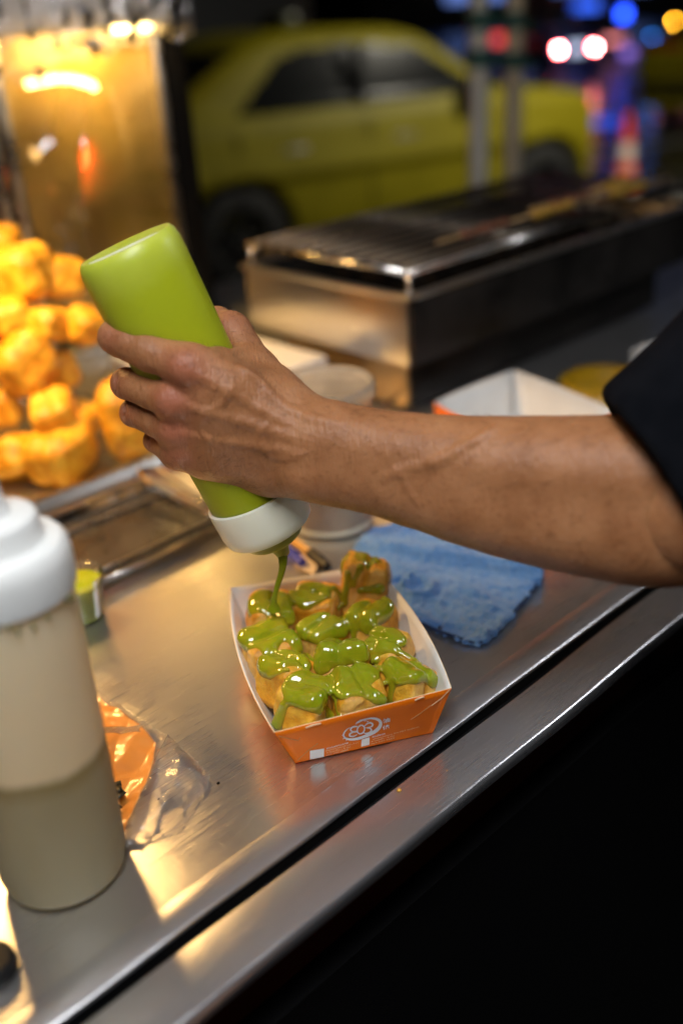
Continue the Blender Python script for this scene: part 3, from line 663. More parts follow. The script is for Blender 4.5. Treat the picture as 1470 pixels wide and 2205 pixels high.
tag(mobj('sauce', V, Q, M['sauce'], None, True, attrs={'thick': thick}), 'glossy green custard sauce coating the dough in the orange tray', 'sauce', kind='stuff')

# ------------------------------------------------------------------ the green squeeze bottle, upside down in the hand
BA = .4*(-fw)+.917*(-.427*rt+.904*up); BA /= np.linalg.norm(BA)          # from cap to bottle bottom
BP = D(548, 1072, .684); BR = .0326; BLN = .186
gb = thing('squeeze_bottle', 'bright green squeeze bottle held upside down over the tray', 'squeeze bottle', BP)
mb = MB(); L = BLN
prof = [(BR*.93, -.010), (BR*.95, .0), (BR*.955, .012), (BR*.97, .03), (BR*.99, .06), (BR*.975, .095), (BR*1.0, .13), (BR*1.02, L-.018), (BR*1.015, L-.008), (BR*.975, L-.0025), (BR*.92, L), (BR*.86, L-.0002), (BR*.80, L-.002), (BR*.4, L-.0045), (.0003, L-.005)]
mb.lathe(prof, BP, BA, 56); bd = mb.build('bottle_body', M['green_plastic'], gb)
mb = MB(); e1 = np.cross(BA, (0, 1, 0)); e1 /= np.linalg.norm(e1); e2 = np.cross(BA, e1)
mb.tube([BP+BA*(L-.0022)+e1*q*BR*.78+e2*.002*math.sin(q*3) for q in np.linspace(-1, 1, 12)], .0009, 6); mb.build('mould_seam', M['milky_plastic'], bd)
CR = BR*1.02
mb = MB(); mb.lathe([(CR*.94, .0045), (CR, .004), (CR*1.005, .0), (CR*.99, -.018), (CR*.95, -.0235), (CR*.88, -.026), (CR*.6, -.0265), (CR*.3, -.027)], BP, BA, 56); cp_ = mb.build('cap', M['milky_plastic'], gb)
mb = MB(); mb.lathe([(CR*.66, -.0262), (CR*.665, -.029), (CR*.62, -.0335), (CR*.52, -.036), (CR*.30, -.0375), (.009, -.0385), (.0062, -.043), (.0048, -.048), (.0042, -.0485), (.003, -.047)], BP, BA, 48); mb.build('nozzle', M['nozzle_plastic'], gb)
tip = BP-BA*.045
land = Z(590, 1300, .056)
sp_ = smooth_path([tip+BA*.010, tip, D(609, 1212, .700), D(606, 1232, .703), D(597, 1262, .707), D(590, 1290, .711), D(589, 1312, .716)], 6)
mb = MB(); mb.tube(sp_, np.interp(np.linspace(0, 1, len(sp_)), [0, .12, .3, .5, .75, .9, 1], [.0046, .0043, .0031, .0023, .0018, .0024, .0050]), 14)
tag(mb.build('sauce_stream', M['custard2'], None), 'thin stream of green sauce pouring from the bottle nozzle', 'sauce')

# ------------------------------------------------------------------ the vendor: right arm and hand around the bottle
def J(x, y, d): return D(x, y, d)
def rp(r_, d): return r_*d/FPX
FING = {
 'index':  [((400, 787, .604), 41), ((324, 756, .612), 42), ((285, 739, .617), 39), ((250, 726, .622), 35), ((258, 738, .645), 29), ((264, 743, .664), 26), ((300, 752, .676), 25), ((335, 760, .679), 22)],
 'middle': [((372, 862, .617), 40), ((325, 842, .630), 36), ((300, 832, .637), 34), ((273, 826, .645), 31.5), ((283, 832, .668), 27), ((302, 837, .684), 25), ((340, 845, .693), 24), ((375, 850, .695), 21)],
 'ring':   [((374, 925, .632), 36), ((335, 906, .643), 31), ((312, 896, .650), 29), ((289, 889, .658), 28), ((300, 895, .680), 25), ((314, 900, .694), 24), ((350, 908, .702), 23), ((385, 915, .703), 20)],
 'pinky':  [((384, 972, .645), 31), ((360, 961, .656), 26), ((347, 954, .662), 24), ((335, 949, .669), 23), ((346, 954, .688), 21), ((364, 960, .702), 20), ((395, 963, .709), 19), ((425, 966, .710), 16)],
}
alo = np.array([9., 9, 9]); ahi = -alo
for q in FING.values():
    for (p, r_) in q: alo = np.minimum(alo, J(*p)-.03); ahi = np.maximum(ahi, J(*p)+.03)
EL = J(1500, 1088, .548); SH = EL + np.array([.225, .05, .20])
TOPC = [(690, 879), (720, 886), (760, 895), (820, 901), (900, 905), (1000, 910), (1100, 912), (1200, 912), (1300, 912), (1400, 914), (1500, 918)]
BOTC = [(690, 1072), (720, 1073), (760, 1077), (820, 1094), (900, 1125), (1000, 1160), (1100, 1190), (1200, 1214), (1300, 1234), (1400, 1250), (1500, 1262)]
adep = lambda x: np.interp(x, [640, 760, 1480], [.630, .620, .550])
for x in (690, 1500):
    for y in (860, 1280): p = J(x, y, adep(x)); alo = np.minimum(alo, p-.05); ahi = np.maximum(ahi, p+.05)
AH = .0012
HF = Field(alo, ahi, AH)                       # palm, wrist and forearm
CARP = {'index': (632, 905, .626), 'middle': (645, 935, .622), 'ring': (645, 972, .627), 'pinky': (632, 1008, .638)}
for k_, q in FING.items():
    a = q[0][0]; c = CARP[k_]; m1 = tuple(np.array(a)*.62+np.array(c)*.38)
    HF.chain([J(*a), J(*m1), J(*c)], [rp(q[0][1]*.97, a[2]), rp({'index': 44, 'middle': 42, 'ring': 39, 'pinky': 37}[k_], m1[2]), rp(48, c[2])], .012)
HF.chain([J(386, 973, .650), J(455, 986, .656), J(520, 1001, .658), J(585, 1014, .652), J(640, 1019, .640)], [rp(31, .65), rp(40, .656), rp(45, .658), rp(47, .652), rp(46, .64)], .012)   # little-finger edge
HF.chain([J(700, 925, .628), J(622, 872, .634), J(590, 834, .642), J(552, 790, .652)], [rp(46, .63), rp(40, .634), rp(38, .642), rp(36, .652)], .014)                                        # thumb metacarpal
HF.chain([J(552, 790, .652), J(527, 748, .658), J(505, 712, .663), J(495, 704, .664)], [rp(36, .652), rp(31, .658), rp(32, .663), rp(31, .664)], .008)                                       # thumb
HF.chain([J(495, 704, .664), J(470, 690, .676), J(440, 682, .684)], [rp(30, .664), rp(28, .676), rp(22, .684)], .004)
HF.chain([J(425, 782, .606), J(470, 786, .626), J(515, 792, .642), J(552, 800, .650)], [rp(36, .606), rp(32, .626), rp(32, .642), rp(34, .65)], .010)                                        # web of the thumb
HF.chain([J(450, 830, .612), J(530, 850, .628), J(600, 880, .632)], [rp(40, .612), rp(46, .628), rp(46, .632)], .014)
# forearm: radius and ulna sides
U, Lw, ru = [], [], []
for (x, t_), (_, b_) in zip(TOPC, BOTC):
    hh = (b_-t_)/2; c = (b_+t_)/2; r_ = hh*.66; d = float(adep(x)); U.append(J(x, c-hh+r_, d-.004)); Lw.append(J(x, c+hh-r_, d+.004)); ru.append(rp(r_, d))
HF.chain(U, ru, .016); HF.chain(Lw, ru, .016)
HF.ell(J(668, 1022, .622), [rt*.013, up*.010, fw*.010], .012)                 # wrist bone
# fingers apart from one another, then blended into the hand
FF = Field(alo, ahi, AH)
for k_, q in FING.items():
    pts = [J(*p) for p, _ in q]; rad = [rp(r_, p[2]) for p, r_ in q]
    L1 = np.min(pts, axis=0)-.02; L2 = np.max(pts, axis=0)+.02; T = Field(L1, L2, AH); T.lo = HF.lo+np.round((L1-HF.lo)/AH)*AH; T.ax = [T.lo[i]+AH*np.arange(T.n[i]) for i in range(3)]
    T.chain(pts, rad, .005)
    i0 = np.round((T.lo-HF.lo)/AH).astype(int); s0 = np.maximum(i0, 0); e0 = np.minimum(i0+T.n, HF.n)
    qq = tuple(slice(s0[i], e0[i]) for i in range(3)); tq = tuple(slice(s0[i]-i0[i], e0[i]-i0[i]) for i in range(3))
    FF.a[qq] = smin(FF.a[qq], T.a[tq], .0012)
HF.a = smin(HF.a, FF.a, .007)
def on_skin(x, y, F_=HF, t0=.5, t1=.75):
    d = ray(x, y)
    for tt in np.arange(t0, t1, .0008):
        p = CP+d*tt; ii = ((p-F_.lo)/F_.h).astype(int)
        if (ii >= 0).all() and (ii < F_.n).all() and F_.a[tuple(ii)] < 0: return p+d*.0
    return CP+d*.63
def ridge(pts, r_, sink, k_, op='u'):
    P = [on_skin(x, y)+fw*sink for x, y in smooth2(pts)]; 
    for i in range(len(P)-1): HF.cap(P[i], P[i+1], r_, r_, k_, op)
def smooth2(pts, k=4): return [tuple(p[:2]) for p in smooth_path([(*p, 0) for p in pts], k)]
# knuckles
for (x, y, w_, b_) in ((398, 788, .0085, .0024), (372, 860, .0080, .0030), (375, 924, .0072, .0028), (388, 968, .006, .0022)):
    p = on_skin(x, y); HF.ell(p+fw*(w_*.62-b_*.15), [rt*w_, up*w_*.9, fw*w_*.62], .006)
# dips between the knuckles, tendons and veins
ridge([(415, 800), (480, 835), (560, 880), (630, 915)], .0022, .0021, .004)
ridge([(392, 868), (460, 888), (540, 912), (630, 940)], .0020, .0019, .004)
ridge([(395, 930), (470, 945), (560, 958), (640, 975)], .0018, .0018, .004)
ridge([(500, 830), (475, 868), (440, 890), (438, 930), (470, 955)], .0014, .0012, .003)
ridge([(585, 905), (560, 935), (580, 975), (620, 985), (660, 975)], .0015, .0013, .003)
ridge([(520, 795), (560, 828), (600, 870), (650, 895), (730, 915)], .0020, .0019, .004)
ridge([(830, 1030), (862, 1010), (910, 1000), (960, 985), (1010, 958), (1060, 930)], .0020, .0020, .004)
ridge([(862, 1012), (880, 1050), (905, 1085)], .0014, .0014, .003)
# creases where the finger meets the next bone
for p0, p1 in (((252, 803), (250, 848)), ((270, 868), (268, 906)), ((320, 938), (323, 962))): ridge([p0, p1], .0009, -.0004, .0016, 'd')
V, Q = HF.mesh()
fl = np.zeros(len(V))
for (x, y, d, rr, s_) in ((395, 790, .59, .016, .75), (370, 862, .605, .015, .85), (374, 925, .62, .014, .85), (386, 972, .635, .013, .7), (246, 722, .615, .013, .55), (268, 826, .64, .012, .6), (284, 889, .65, .012, .6), (332, 949, .66, .011, .55), (497, 690, .655, .014, .35)):
    fl = np.maximum(fl, s_*np.exp(-((V-J(x, y, d))**2).sum(1)/rr**2))
# the rest of the body, hidden by clothes or outside the frame
face = np.array([-.95, .31, 0]); face /= np.linalg.norm(face); side = np.array([face[1], -face[0], 0])    # side: to his right
TC = SH - side*.19; TC = np.array([TC[0], TC[1], 0.])
zsh = SH[2]
def bp(f_, s_, z): return TC + face*f_ + side*s_ + np.array([0, 0, z])
BF = Field(bp(0, 0, PAVE)-np.array([.5, .5, .02]), bp(0, 0, zsh+.42)+np.array([.5, .5, 0]), .009)
up3 = np.array([0, 0, 1.])
BF.chain([bp(0, 0, zsh-.05), bp(0, 0, zsh-.30), bp(0, 0, zsh-.52)], [.115, .10, .11], .05)
BF.chain([bp(0, .15, zsh-.01), bp(0, -.15, zsh-.01)], [.06, .06], .05)
BF.cap(EL, SH, .041, .052, .03)
LS = bp(0, -.19, zsh); LE = bp(.02, -.23, zsh-.28); LH = bp(.16, -.20, zsh-.48)
BF.chain([LS, LE, LH, bp(.22, -.18, zsh-.52)], [.05, .04, .028, .026], .02)
BF.cap(bp(.22, -.18, zsh-.52), bp(.30, -.17, zsh-.55), .026, .016, .02)
BF.chain([bp(.0, 0, zsh+.02), bp(.015, 0, zsh+.13)], [.058, .055], .03)
HC = bp(.035, 0, zsh+.235)
BF.ell(HC, [face*.098, side*.076, up3*.118], .02); BF.ell(HC+face*.045-up3*.065, [face*.05, side*.05, up3*.05], .03)
BF.cap(HC+face*.092+up3*.0, HC+face*.108-up3*.03, .009, .015, .012)
for q in (-1, 1):
    BF.ell(HC+side*q*.078-face*.01, [face*.022, side*.010, up3*.032], .006); BF.ell(HC+face*.088+side*q*.031+up3*.008, [face*.012, side*.014, up3*.010], .004, 'd')
    BF.chain([bp(0, q*.09, zsh-.52), bp(.02, q*.095, zsh-.93), bp(.0, q*.10, PAVE+.06)], [.085, .06, .045], .04)
V2, Q2 = BF.mesh()
vend = thing('person', 'person in a black short-sleeved shirt squeezing a green bottle with the right hand', 'person', (TC[0], TC[1], PAVE))
body = mobj('body', np.vstack([V, V2]), np.vstack([Q, Q2+len(V)]), M['skin'], vend, True, attrs={'flush': np.concatenate([fl, np.zeros(len(V2))])})
# short dark hairs on the back of hand and forearm
hr = MB(); gh = np.random.default_rng(21); along = (CARP and (J(640, 960, .63)-EL)); along = along/np.linalg.norm(along)
fn_ = np.cross(V[Q[:, 1]]-V[Q[:, 0]], V[Q[:, 2]]-V[Q[:, 0]]); fn_ /= np.linalg.norm(fn_, axis=1)[:, None]+1e-12; fcn = V[Q].mean(1); tow = ((CP-fcn)*fn_).sum(1) > 0
cand = np.where(tow & (fcn@rt > J(430, 900, .62)@rt))[0]
for k in gh.choice(cand, 620, replace=False):
    p, n_ = fcn[k], fn_[k]; t1 = along*.8+np.array([0, 0, -.45])+gh.normal(size=3)*.25; t1 -= n_*(t1@n_); t1 /= np.linalg.norm(t1)+1e-9; L_ = gh.uniform(.004, .009)
    hr.tube([p-n_*.0002, p+t1*L_*.5+n_*.0011, p+t1*L_+n_*.0013], [.00007, .00006, .00002], 3, cap=False)
tag(hr.build('arm_hair', mat('dark_hair', (.03, .018, .012), .6), vend, True), kind='stuff')
# shirt: loose body, and a sleeve that ends at the elbow
HM = D(1446, 1066, .552); sx_ = SH-EL; sx_ /= np.linalg.norm(sx_); hn = .82*rt+.57*up-.25*fw; hn /= np.linalg.norm(hn)
CF_ = Field(bp(0, 0, zsh-.62)-np.array([.5, .5, 0]), bp(0, 0, zsh+.12)+np.array([.5, .5, 0]), .007)
CF_.chain([bp(0, 0, zsh-.06), bp(0, 0, zsh-.30), bp(0, 0, zsh-.56)], [.135, .13, .145], .05)
CF_.chain([bp(0, .16, zsh-.005), bp(0, -.16, zsh-.005)], [.072, .072], .05); CF_.chain([LS, LE*.75+LS*.25], [.075, .07], .04)
CF_.put(lambda X, Y, Zz: (zsh-.57)-Zz+0*X+0*Y, CF_.lo, CF_.lo+CF_.h*CF_.n, 0, 'd') if False else None
V3, Q3 = CF_.mesh()
SL = Field(np.minimum(HM, SH)-.13, np.maximum(HM, SH)+.13, .0032)
wsl = wob(31, 45, 5)
SL.put(lambda X, Y, Zz: capsule(X, Y, Zz, HM-hn*.05, SH, .0635, .078)+.0035*wsl(X, Y, Zz), np.minimum(HM, SH)-.12, np.maximum(HM, SH)+.12)
X, Y, Zz = SL.xyz((slice(None),)*3); pl_ = (X-HM[0])*hn[0]+(Y-HM[1])*hn[1]+(Zz-HM[2])*hn[2]
SL.a = smax(SL.a, (-pl_+.002*wsl(X*1.5, Y*1.5, Zz*1.5)).astype(np.float32), .006)
SL.a = smax(SL.a, -(capsule(X, Y, Zz, HM-hn*.05, SH, .0540, .066)), .003).astype(np.float32)
V4, Q4 = SL.mesh()
mobj('shirt', np.vstack([V3, V4]), np.vstack([Q3, Q4+len(V3)]), M['black_cloth'], vend, True)
TF = Field(bp(0, 0, PAVE)-np.array([.35, .35, 0]), bp(0, 0, zsh-.44)+np.array([.35, .35, 0]), .009)
for q in (-1, 1): TF.chain([bp(0, q*.085, zsh-.50), bp(.02, q*.095, zsh-.93), bp(.0, q*.10, PAVE+.10)], [.115, .085, .075], .03)
TF.cap(bp(0, .06, zsh-.50), bp(0, -.06, zsh-.50), .125, .125, .03)
V5, Q5 = TF.mesh(); mobj('trousers', V5, Q5, M['black_cloth'], vend, True)
for q in (-1, 1):
    sf = Field(bp(-.12, q*.1-.08, PAVE)-.2, bp(.22, q*.1+.08, PAVE)+.25, .008); sf.chain([bp(-.04, q*.1, PAVE+.045), bp(.16, q*.1, PAVE+.035)], [.045, .035], .01)
    Vq, Qq = sf.mesh(); mobj('shoe', Vq, Qq, M['black_metal'], vend, True)
hf = Field(HC-.16, HC+.18, .007); hf.ell(HC-face*.012+up3*.02, [face*.100, side*.083, up3*.112], .0); hf.ell(HC+face*.075-up3*.035, [face*.07, side*.075, up3*.085], .012, 'd')
Vh, Qh = hf.mesh(); mobj('hair', Vh, Qh, mat('black_hair', (.012, .01, .009), .5, bstr=.6, bscale=300), vend, True)

# ------------------------------------------------------------------ white sauce bottle in the near left
def filled_plastic():
    m, nt, b, out = newmat('half_full_plastic')
    tc = N(nt, 'ShaderNodeTexCoord'); sx = N(nt, 'ShaderNodeSeparateXYZ'); nt.links.new(tc.outputs['Object'], sx.inputs[0])
    n = noise(nt, 22, 3); ad = N(nt, 'ShaderNodeMath', operation='MULTIPLY_ADD'); ad.inputs[1].default_value = .012; nt.links.new(n.outputs[0], ad.inputs[0]); nt.links.new(sx.outputs[2], ad.inputs[2])
    mr = N(nt, 'ShaderNodeMapRange'); mr.inputs['From Min'].default_value = 0; mr.inputs['From Max'].default_value = .25; nt.links.new(ad.outputs[0], mr.inputs[0])
    r_ = ramp(nt, mr.outputs[0], [(0, (.45, .40, .25)), (.335, (.40, .34, .19)), (.375, (.32, .25, .10)), (.402, (.84, .70, .45)), (1, (.92, .82, .62))]); nt.links.new(r_.outputs[0], b.inputs['Base Color'])
    b.inputs['Roughness'].default_value = .42; b.inputs['Subsurface Weight'].default_value = .55; b.inputs['Subsurface Radius'].default_value = (.016, .014, .010); b.inputs['Subsurface Scale'].default_value = 1
    bump(nt, b, noise(nt, 35, 2).outputs[0], .06, .004)
    tl = N(nt, 'ShaderNodeBsdfTranslucent'); nt.links.new(r_.outputs[0], tl.inputs[0]); mx = N(nt, 'ShaderNodeMixShader'); mx.inputs[0].default_value = .4
    nt.links.new(b.outputs[0], mx.inputs[1]); nt.links.new(tl.outputs[0], mx.inputs[2]); nt.links.new(mx.outputs[0], out.inputs[0]); return m
WB = np.array([-.1755, .434, .0])
wb = thing('squeeze_bottle', 'milky white squeeze bottle half full of grey-green sauce in the near left', 'squeeze bottle', WB)
wb.rotation_euler = (math.radians(-.5), math.radians(.7), 0)
mb = MB(); mb.lathe([(.0003, .003), (.026, .0028), (.031, .0005), (.0345, .003), (.0362, .010), (.0366, .03), (.0362, .10), (.0358, .15), (.0352, .185), (.0345, .193), (.033, .198)], n=64); mb.build('bottle_body', filled_plastic(), wb, True, False)
mb = MB(); mb.lathe([(.0350, .190), (.0372, .1895), (.0376, .193), (.0374, .206), (.0362, .2125), (.0335, .2155), (.0262, .2165), (.0252, .218), (.0248, .2265), (.0235, .2295), (.020, .231), (.0125, .2315), (.0105, .236), (.0085, .250), (.0055, .272), (.0042, .285), (.003, .2855), (.0022, .283)], n=56)
mb.build('cap', mat('white_cap', (.70, .71, .70), .38, 0, sss=.4, sssr=(.008, .008, .008)), wb, True, False)
mb = MB(); g = np.random.default_rng(3)
for k in range(9):
    a = g.uniform(4.2, 6.2); mb.box((.0364*math.cos(a), .0364*math.sin(a), .183+g.random()*.008), (.0014, .0006, .0010+g.random()*.001), R=Matrix.Rotation(a, 3, 'Z'))
tag(mb.build('residue', mat('sauce_residue', (.22, .20, .07), .5), wb, True, False), kind='stuff')

# small clear cup of green custard behind it
CU = Z(178, 1326, 0)
cup = thing('sauce_cup', 'small clear plastic cup of green custard behind the white bottle', 'cup', (CU[0], CU[1], 0))
mb = MB(); mb.lathe([(.017, .0005), (.0185, .002), (.0225, .036), (.0238, .0375), (.0238, .0395), (.0215, .0385), (.0178, .003)], n=40, caps=(True, False)); mb.build('cup_wall', film('cup_plastic', haze=.05, rough=.05, ior=1.25), cup, True, False)
mb = MB(); mb.lathe([(.0003, .0015), (.0172, .0016), (.0209, .0325), (.019, .0335), (.0003, .0330)], n=36); mb.build('custard', M['custard'], cup, True, False)

# ------------------------------------------------------------------ blue towel
def terry():
    m, nt, b, out = newmat('blue_terry')
    n = noise(nt, 30, 5, .65); n2 = noise(nt, 420, 3, .6)
    r_ = ramp(nt, n.outputs[0], [(.3, (.085, .24, .60)), (.55, (.115, .30, .68)), (.8, (.22, .41, .73))])
    r2 = ramp(nt, n2.outputs[0], [(.3, (.62, .65, .68)), (.6, (1, 1, 1))]); mu = N(nt, 'ShaderNodeMix', data_type='RGBA', blend_type='MULTIPLY'); mu.inputs[0].default_value = .6
    nt.links.new(r_.outputs[0], mu.inputs[6]); nt.links.new(r2.outputs[0], mu.inputs[7]); nt.links.new(mu.outputs[2], b.inputs['Base Color'])
    b.inputs['Roughness'].default_value = .95; b.inputs['Sheen Weight'].default_value = .4; b.inputs['Specular IOR Level'].default_value = .1
    bump(nt, b, n2.outputs[0], 1.0, .0035); return m
TO = [(742, 1222), (762, 1182), (792, 1140), (850, 1128), (960, 1120), (1080, 1168), (1172, 1214), (1166, 1246), (1120, 1302), (1076, 1350), (1034, 1383), (980, 1372), (905, 1340), (850, 1288), (790, 1262)]
TP = np.array([Z(x, y, .006)[:2] for x, y in TO])
def inpoly_dist(P, poly):
    """signed distance to a polygon, positive inside"""
    d = np.full(len(P), 1e9); ins = np.zeros(len(P), bool); n = len(poly)
    for i in range(n):
        a, b = poly[i], poly[(i+1) % n]; e = b-a; t = np.clip(((P-a)@e)/(e@e), 0, 1); d = np.minimum(d, np.linalg.norm(P-a-t[:, None]*e, axis=1))
        c = ((a[1] > P[:, 1]) != (b[1] > P[:, 1])) & (P[:, 0] < (b[0]-a[0])*(P[:, 1]-a[1])/(b[1]-a[1]+1e-12)+a[0]); ins ^= c
    return np.where(ins, d, -d)
lo = np.array([*TP.min(0)-.012, -.003]); hi = np.array([*TP.max(0)+.012, .034]); TW = Field(lo, hi, .0014)
X, Y, Zz = TW.xyz((slice(None),)*3); gx, gy = np.meshgrid(TW.ax[0], TW.ax[1], indexing='ij'); P2 = np.stack([gx.ravel(), gy.ravel()], 1)
sdp = inpoly_dist(P2, TP).reshape(gx.shape); wn_ = wob(51, 60, 6); wf = wob(52, 700, 8); wm = wob(53, 220, 6)
wr1 = wob(54, 95, 5); hgt = .0060+.0026*wn_(gx, gy, 0*gx)+.0007*wm(gx, gy, 0*gx)+.0026*np.maximum(0, .35-np.abs(wr1(gx, gy, 0*gx)))**1.5*3
# the far flap folded over, its roll, and a rucked swirl near the tray
f0, f1 = Z(800, 1182, .01)[:2], Z(1150, 1232, .01)[:2]; ef = (f1-f0)/np.linalg.norm(f1-f0); nf = np.array([-ef[1], ef[0]]); df = (gx-f0[0])*nf[0]+(gy-f0[1])*nf[1]
hgt = hgt+.0075/(1+np.exp(-(df+.001)/.0022))+.003*np.exp(-((df-.004)/.005)**2)
for (x, y, a_, rr) in ((900, 1272, .0042, .012), (862, 1262, .0038, .009), (1000, 1300, .0016, .02)):
    c = Z(x, y, .006)[:2]; rad = np.hypot(gx-c[0], gy-c[1]); hgt = hgt+a_*1.6*np.exp(-((rad-rr)/.0045)**2)
sdf = np.maximum(Zz-(hgt)[:, :, None]+.0007*wf(X, Y, Zz), -(sdp+.0012*wm(gx, gy, 0*gx))[:, :, None]); sdf = smax(sdf, (.0012-Zz-.0*X), .002)
sdf = smax(Zz-hgt[:, :, None]+.0010*wf(X, Y, Zz), -(sdp[:, :, None])+.0012*wf(X, Y, Zz), .006); sdf = np.maximum(sdf, .0006-Zz)
TW.a = sdf.astype(np.float32); V, Q = TW.mesh()
tw = tag(mobj('towel', V, Q, terry(), None, True), 'folded blue terry towel lying on the steel counter', 'towel')
hem = [Z(x, y, .0022) for x, y in TO[7:14]]; mb = MB(); mb.tube(smooth_path(hem, 5), .0015, 6); mb.build('hem', mat('navy_hem', (.012, .03, .09), .9), tw)

# ------------------------------------------------------------------ pens, tub, pans behind the hand
def pen(name, label, a, b, bodym, capm, tipm, capside):
    a = np.array(a); b = np.array(b); e = b-a; L = np.linalg.norm(e); e /= L; t_ = thing(name, label, 'pen', (a[0], a[1], 0))
    mb = MB(); mb.lathe([(.0036, .0), (.0038, .002), (.0038, L*.88), (.0030, L*.9)], a, e, 10, (True, True)); mb.build('barrel', bodym, t_)
    mb = MB(); mb.lathe([(.0030, L*.9), (.0012, L*.98), (.0006, L)], a, e, 10); mb.build('tip', tipm, t_)
    mb = MB(); mb.lathe([(.0044, -.004), (.0046, -.002), (.0046, L*.36), (.0039, L*.365)], a, e, 10, (True, True)); mb.build('cap', capm, t_)
    mb = MB(); mb.box(a+e*L*.16+np.array([0, 0, .0062]), (L*.14, .0012, .0008), R=Matrix.Rotation(math.atan2(e[1], e[0]), 3, 'Z')); mb.build('clip', capm, t_)
blue = mat('blue_plastic', (.03, .05, .55), .3); pale = mat('pale_blue_plastic', (.62, .70, .82), .3); clear_or = mat('amber_plastic', (.62, .36, .12), .22); blk = mat('black_plastic', (.02, .02, .02), .35)
pen('ballpoint_pen', 'ballpoint pen with blue cap and pale barrel lying beside the tray', Z(646, 1208, .005), Z(560, 1140, .005), pale, blue, blk, 1)
pen('ballpoint_pen', 'amber ballpoint pen with black end lying beside the towel', Z(700, 1216, .005), Z(612, 1150, .005), clear_or, blk, blk, 1)
lab = thing('price_slip', 'small cream card slip under the pens', 'card', Z(668, 1225, 0)); mb = MB()
q = [Z(x, y, .0015) for x, y in ((632, 1220), (676, 1238), (690, 1196), (655, 1185))]; mb.prism([p[:2] for p in q], .0006, .0016); mb.build('card', mat('cream_card', (.70, .55, .36), .5), lab, False)

TB = Z(714, 1118, 0)
tub = thing('plastic_tub', 'cloudy plastic tub with snap lid behind the wrist', 'tub', (TB[0], TB[1], 0))
frost = film('frosted_plastic', tint=(.93, .88, .78), haze=.55, hazecol=(.92, .84, .70), rough=.25)
mb = MB(); mb.lathe([(.0385, .0008), (.0400, .003), (.0415, .012), (.0440, .128), (.0446, .134)], n=56, caps=(True, False)); mb.build('tub_wall', frost, tub, True, False)
mb = MB(); mb.lathe([(.0445, .1275), (.0478, .1275), (.0484, .131), (.0480, .1385), (.0462, .1405), (.0435, .1400), (.0425, .1360), (.0405, .1350), (.0003, .1352)], n=56); mb.build('lid', film('lid_plastic', tint=(.95, .92, .86), haze=.5, hazecol=(.94, .88, .78), rough=.2), tub, True, False)
mb = MB(); mb.lathe([(.0410, .0012), (.0420, .006), (.0418, .008)], n=48); mb.build('base_ring', M['milky_plastic'], tub, True, False)
cn_ = Field((-.05, -.05, 0), (.05, .05, .12), .002); cw = wob(61, 260, 6); cn_.put(lambda X, Y, Zz: smax(np.sqrt(X*X+Y*Y)-(.0368+.026*Zz), np.maximum(Zz-(.098+.004*cw(X, Y, Zz)), .003-Zz), .003), (-.05, -.05, 0), (.05, .05, .12))
V, Q = cn_.mesh(); mobj('contents', V, Q, mat('ground_peanut', (.30, .17, .06), .8, 0, col2=(.48, .32, .14), nscale=160, bstr=.8, bscale=300, bdist=.002), tub, True, False)

# shallow dark pan with bright rims
dp = thing('shallow_pan', 'shallow dark pan with shiny steel rim beside the dough tray', 'pan', cf(.0, .42, 0), YAW)
def pan(th_, s0, s1, t0, t1, h_, rim, mbase, mrim, flat=.0015):
    mb = MB(); mb.box(((s0+s1)/2, (t0+t1)/2, flat), ((s1-s0)/2-.002, (t1-t0)/2-.002, flat*.6)); mb.build('pan_base', mbase, th_, False, False)
    for (a, b) in (((s0, t0), (s1, t0)), ((s1, t0), (s1, t1)), ((s1, t1), (s0, t1)), ((s0, t1), (s0, t0))):
        mb = MB(); e = np.array(b)-np.array(a); L = np.linalg.norm(e); e /= L; n_ = np.array([-e[1], e[0]])
        def pt(l, o_, z): q = np.array(a)+e*l+n_*o_; return (q[0], q[1], z)
        mb.add([pt(0, 0, .0005), pt(L, 0, .0005), pt(L, -.004, h_), pt(0, -.004, h_)], [(0, 1, 2, 3)]); mb.tube([pt(-.004, -.004-rim*.4, h_), pt(L+.004, -.004-rim*.4, h_)], rim, 8); mb.build('pan_side', mrim, th_, True, False)
pan(dp, -.17, .158, -.066, .072, .010, .0028, mat('dark_pan', (.035, .037, .042), .28, .6, col2=(.07, .07, .075), nscale=18, rvar=.12), M['chrome'])
for t_ in (-.045, .045):
    mb = MB(); mb.tube([(-.165, t_, .0045), (.152, t_, .0045)], .0018, 6); mb.build('pan_rib', M['alu'], dp, True, False)
dt = thing('sheet_pan', 'steel sheet pan under the pile of fried dough', 'pan', cf(-.02, .70, 0), YAW)
pan(dt, -.36, .26, -.165, .20, .016, .0032, M['pan_steel'], M['chrome'], .002)
tg = thing('tongs', 'wire tongs lying across the edge of the dough pan', 'tongs', Z(370, 1040, 0))
a0, a1 = Z(452, 1092, .016), Z(318, 1020, .024)
e = a1-a0; pn = np.array([-e[1], e[0], 0]); pn /= np.linalg.norm(pn)
mb = MB(); mb.tube(smooth_path([a0+pn*.006, a0+e*.5+pn*.007, a0+e*.85+pn*.010, a1+pn*.004+e*.08, a1+e*.11, a1-pn*.012+e*.05, a0+e*.8-pn*.012, a0+e*.4-pn*.008, a0-pn*.006], 6), .0022, 8); mb.build('wire', M['chrome'], tg)
mb = MB()
for k in range(14): q = a0+e*(.45+.035*k)+pn*.0075; mb.lathe([(.0034, -.0013), (.0040, 0), (.0034, .0013)], q, e, 10)
mb.build('coil', M['alu'], tg)

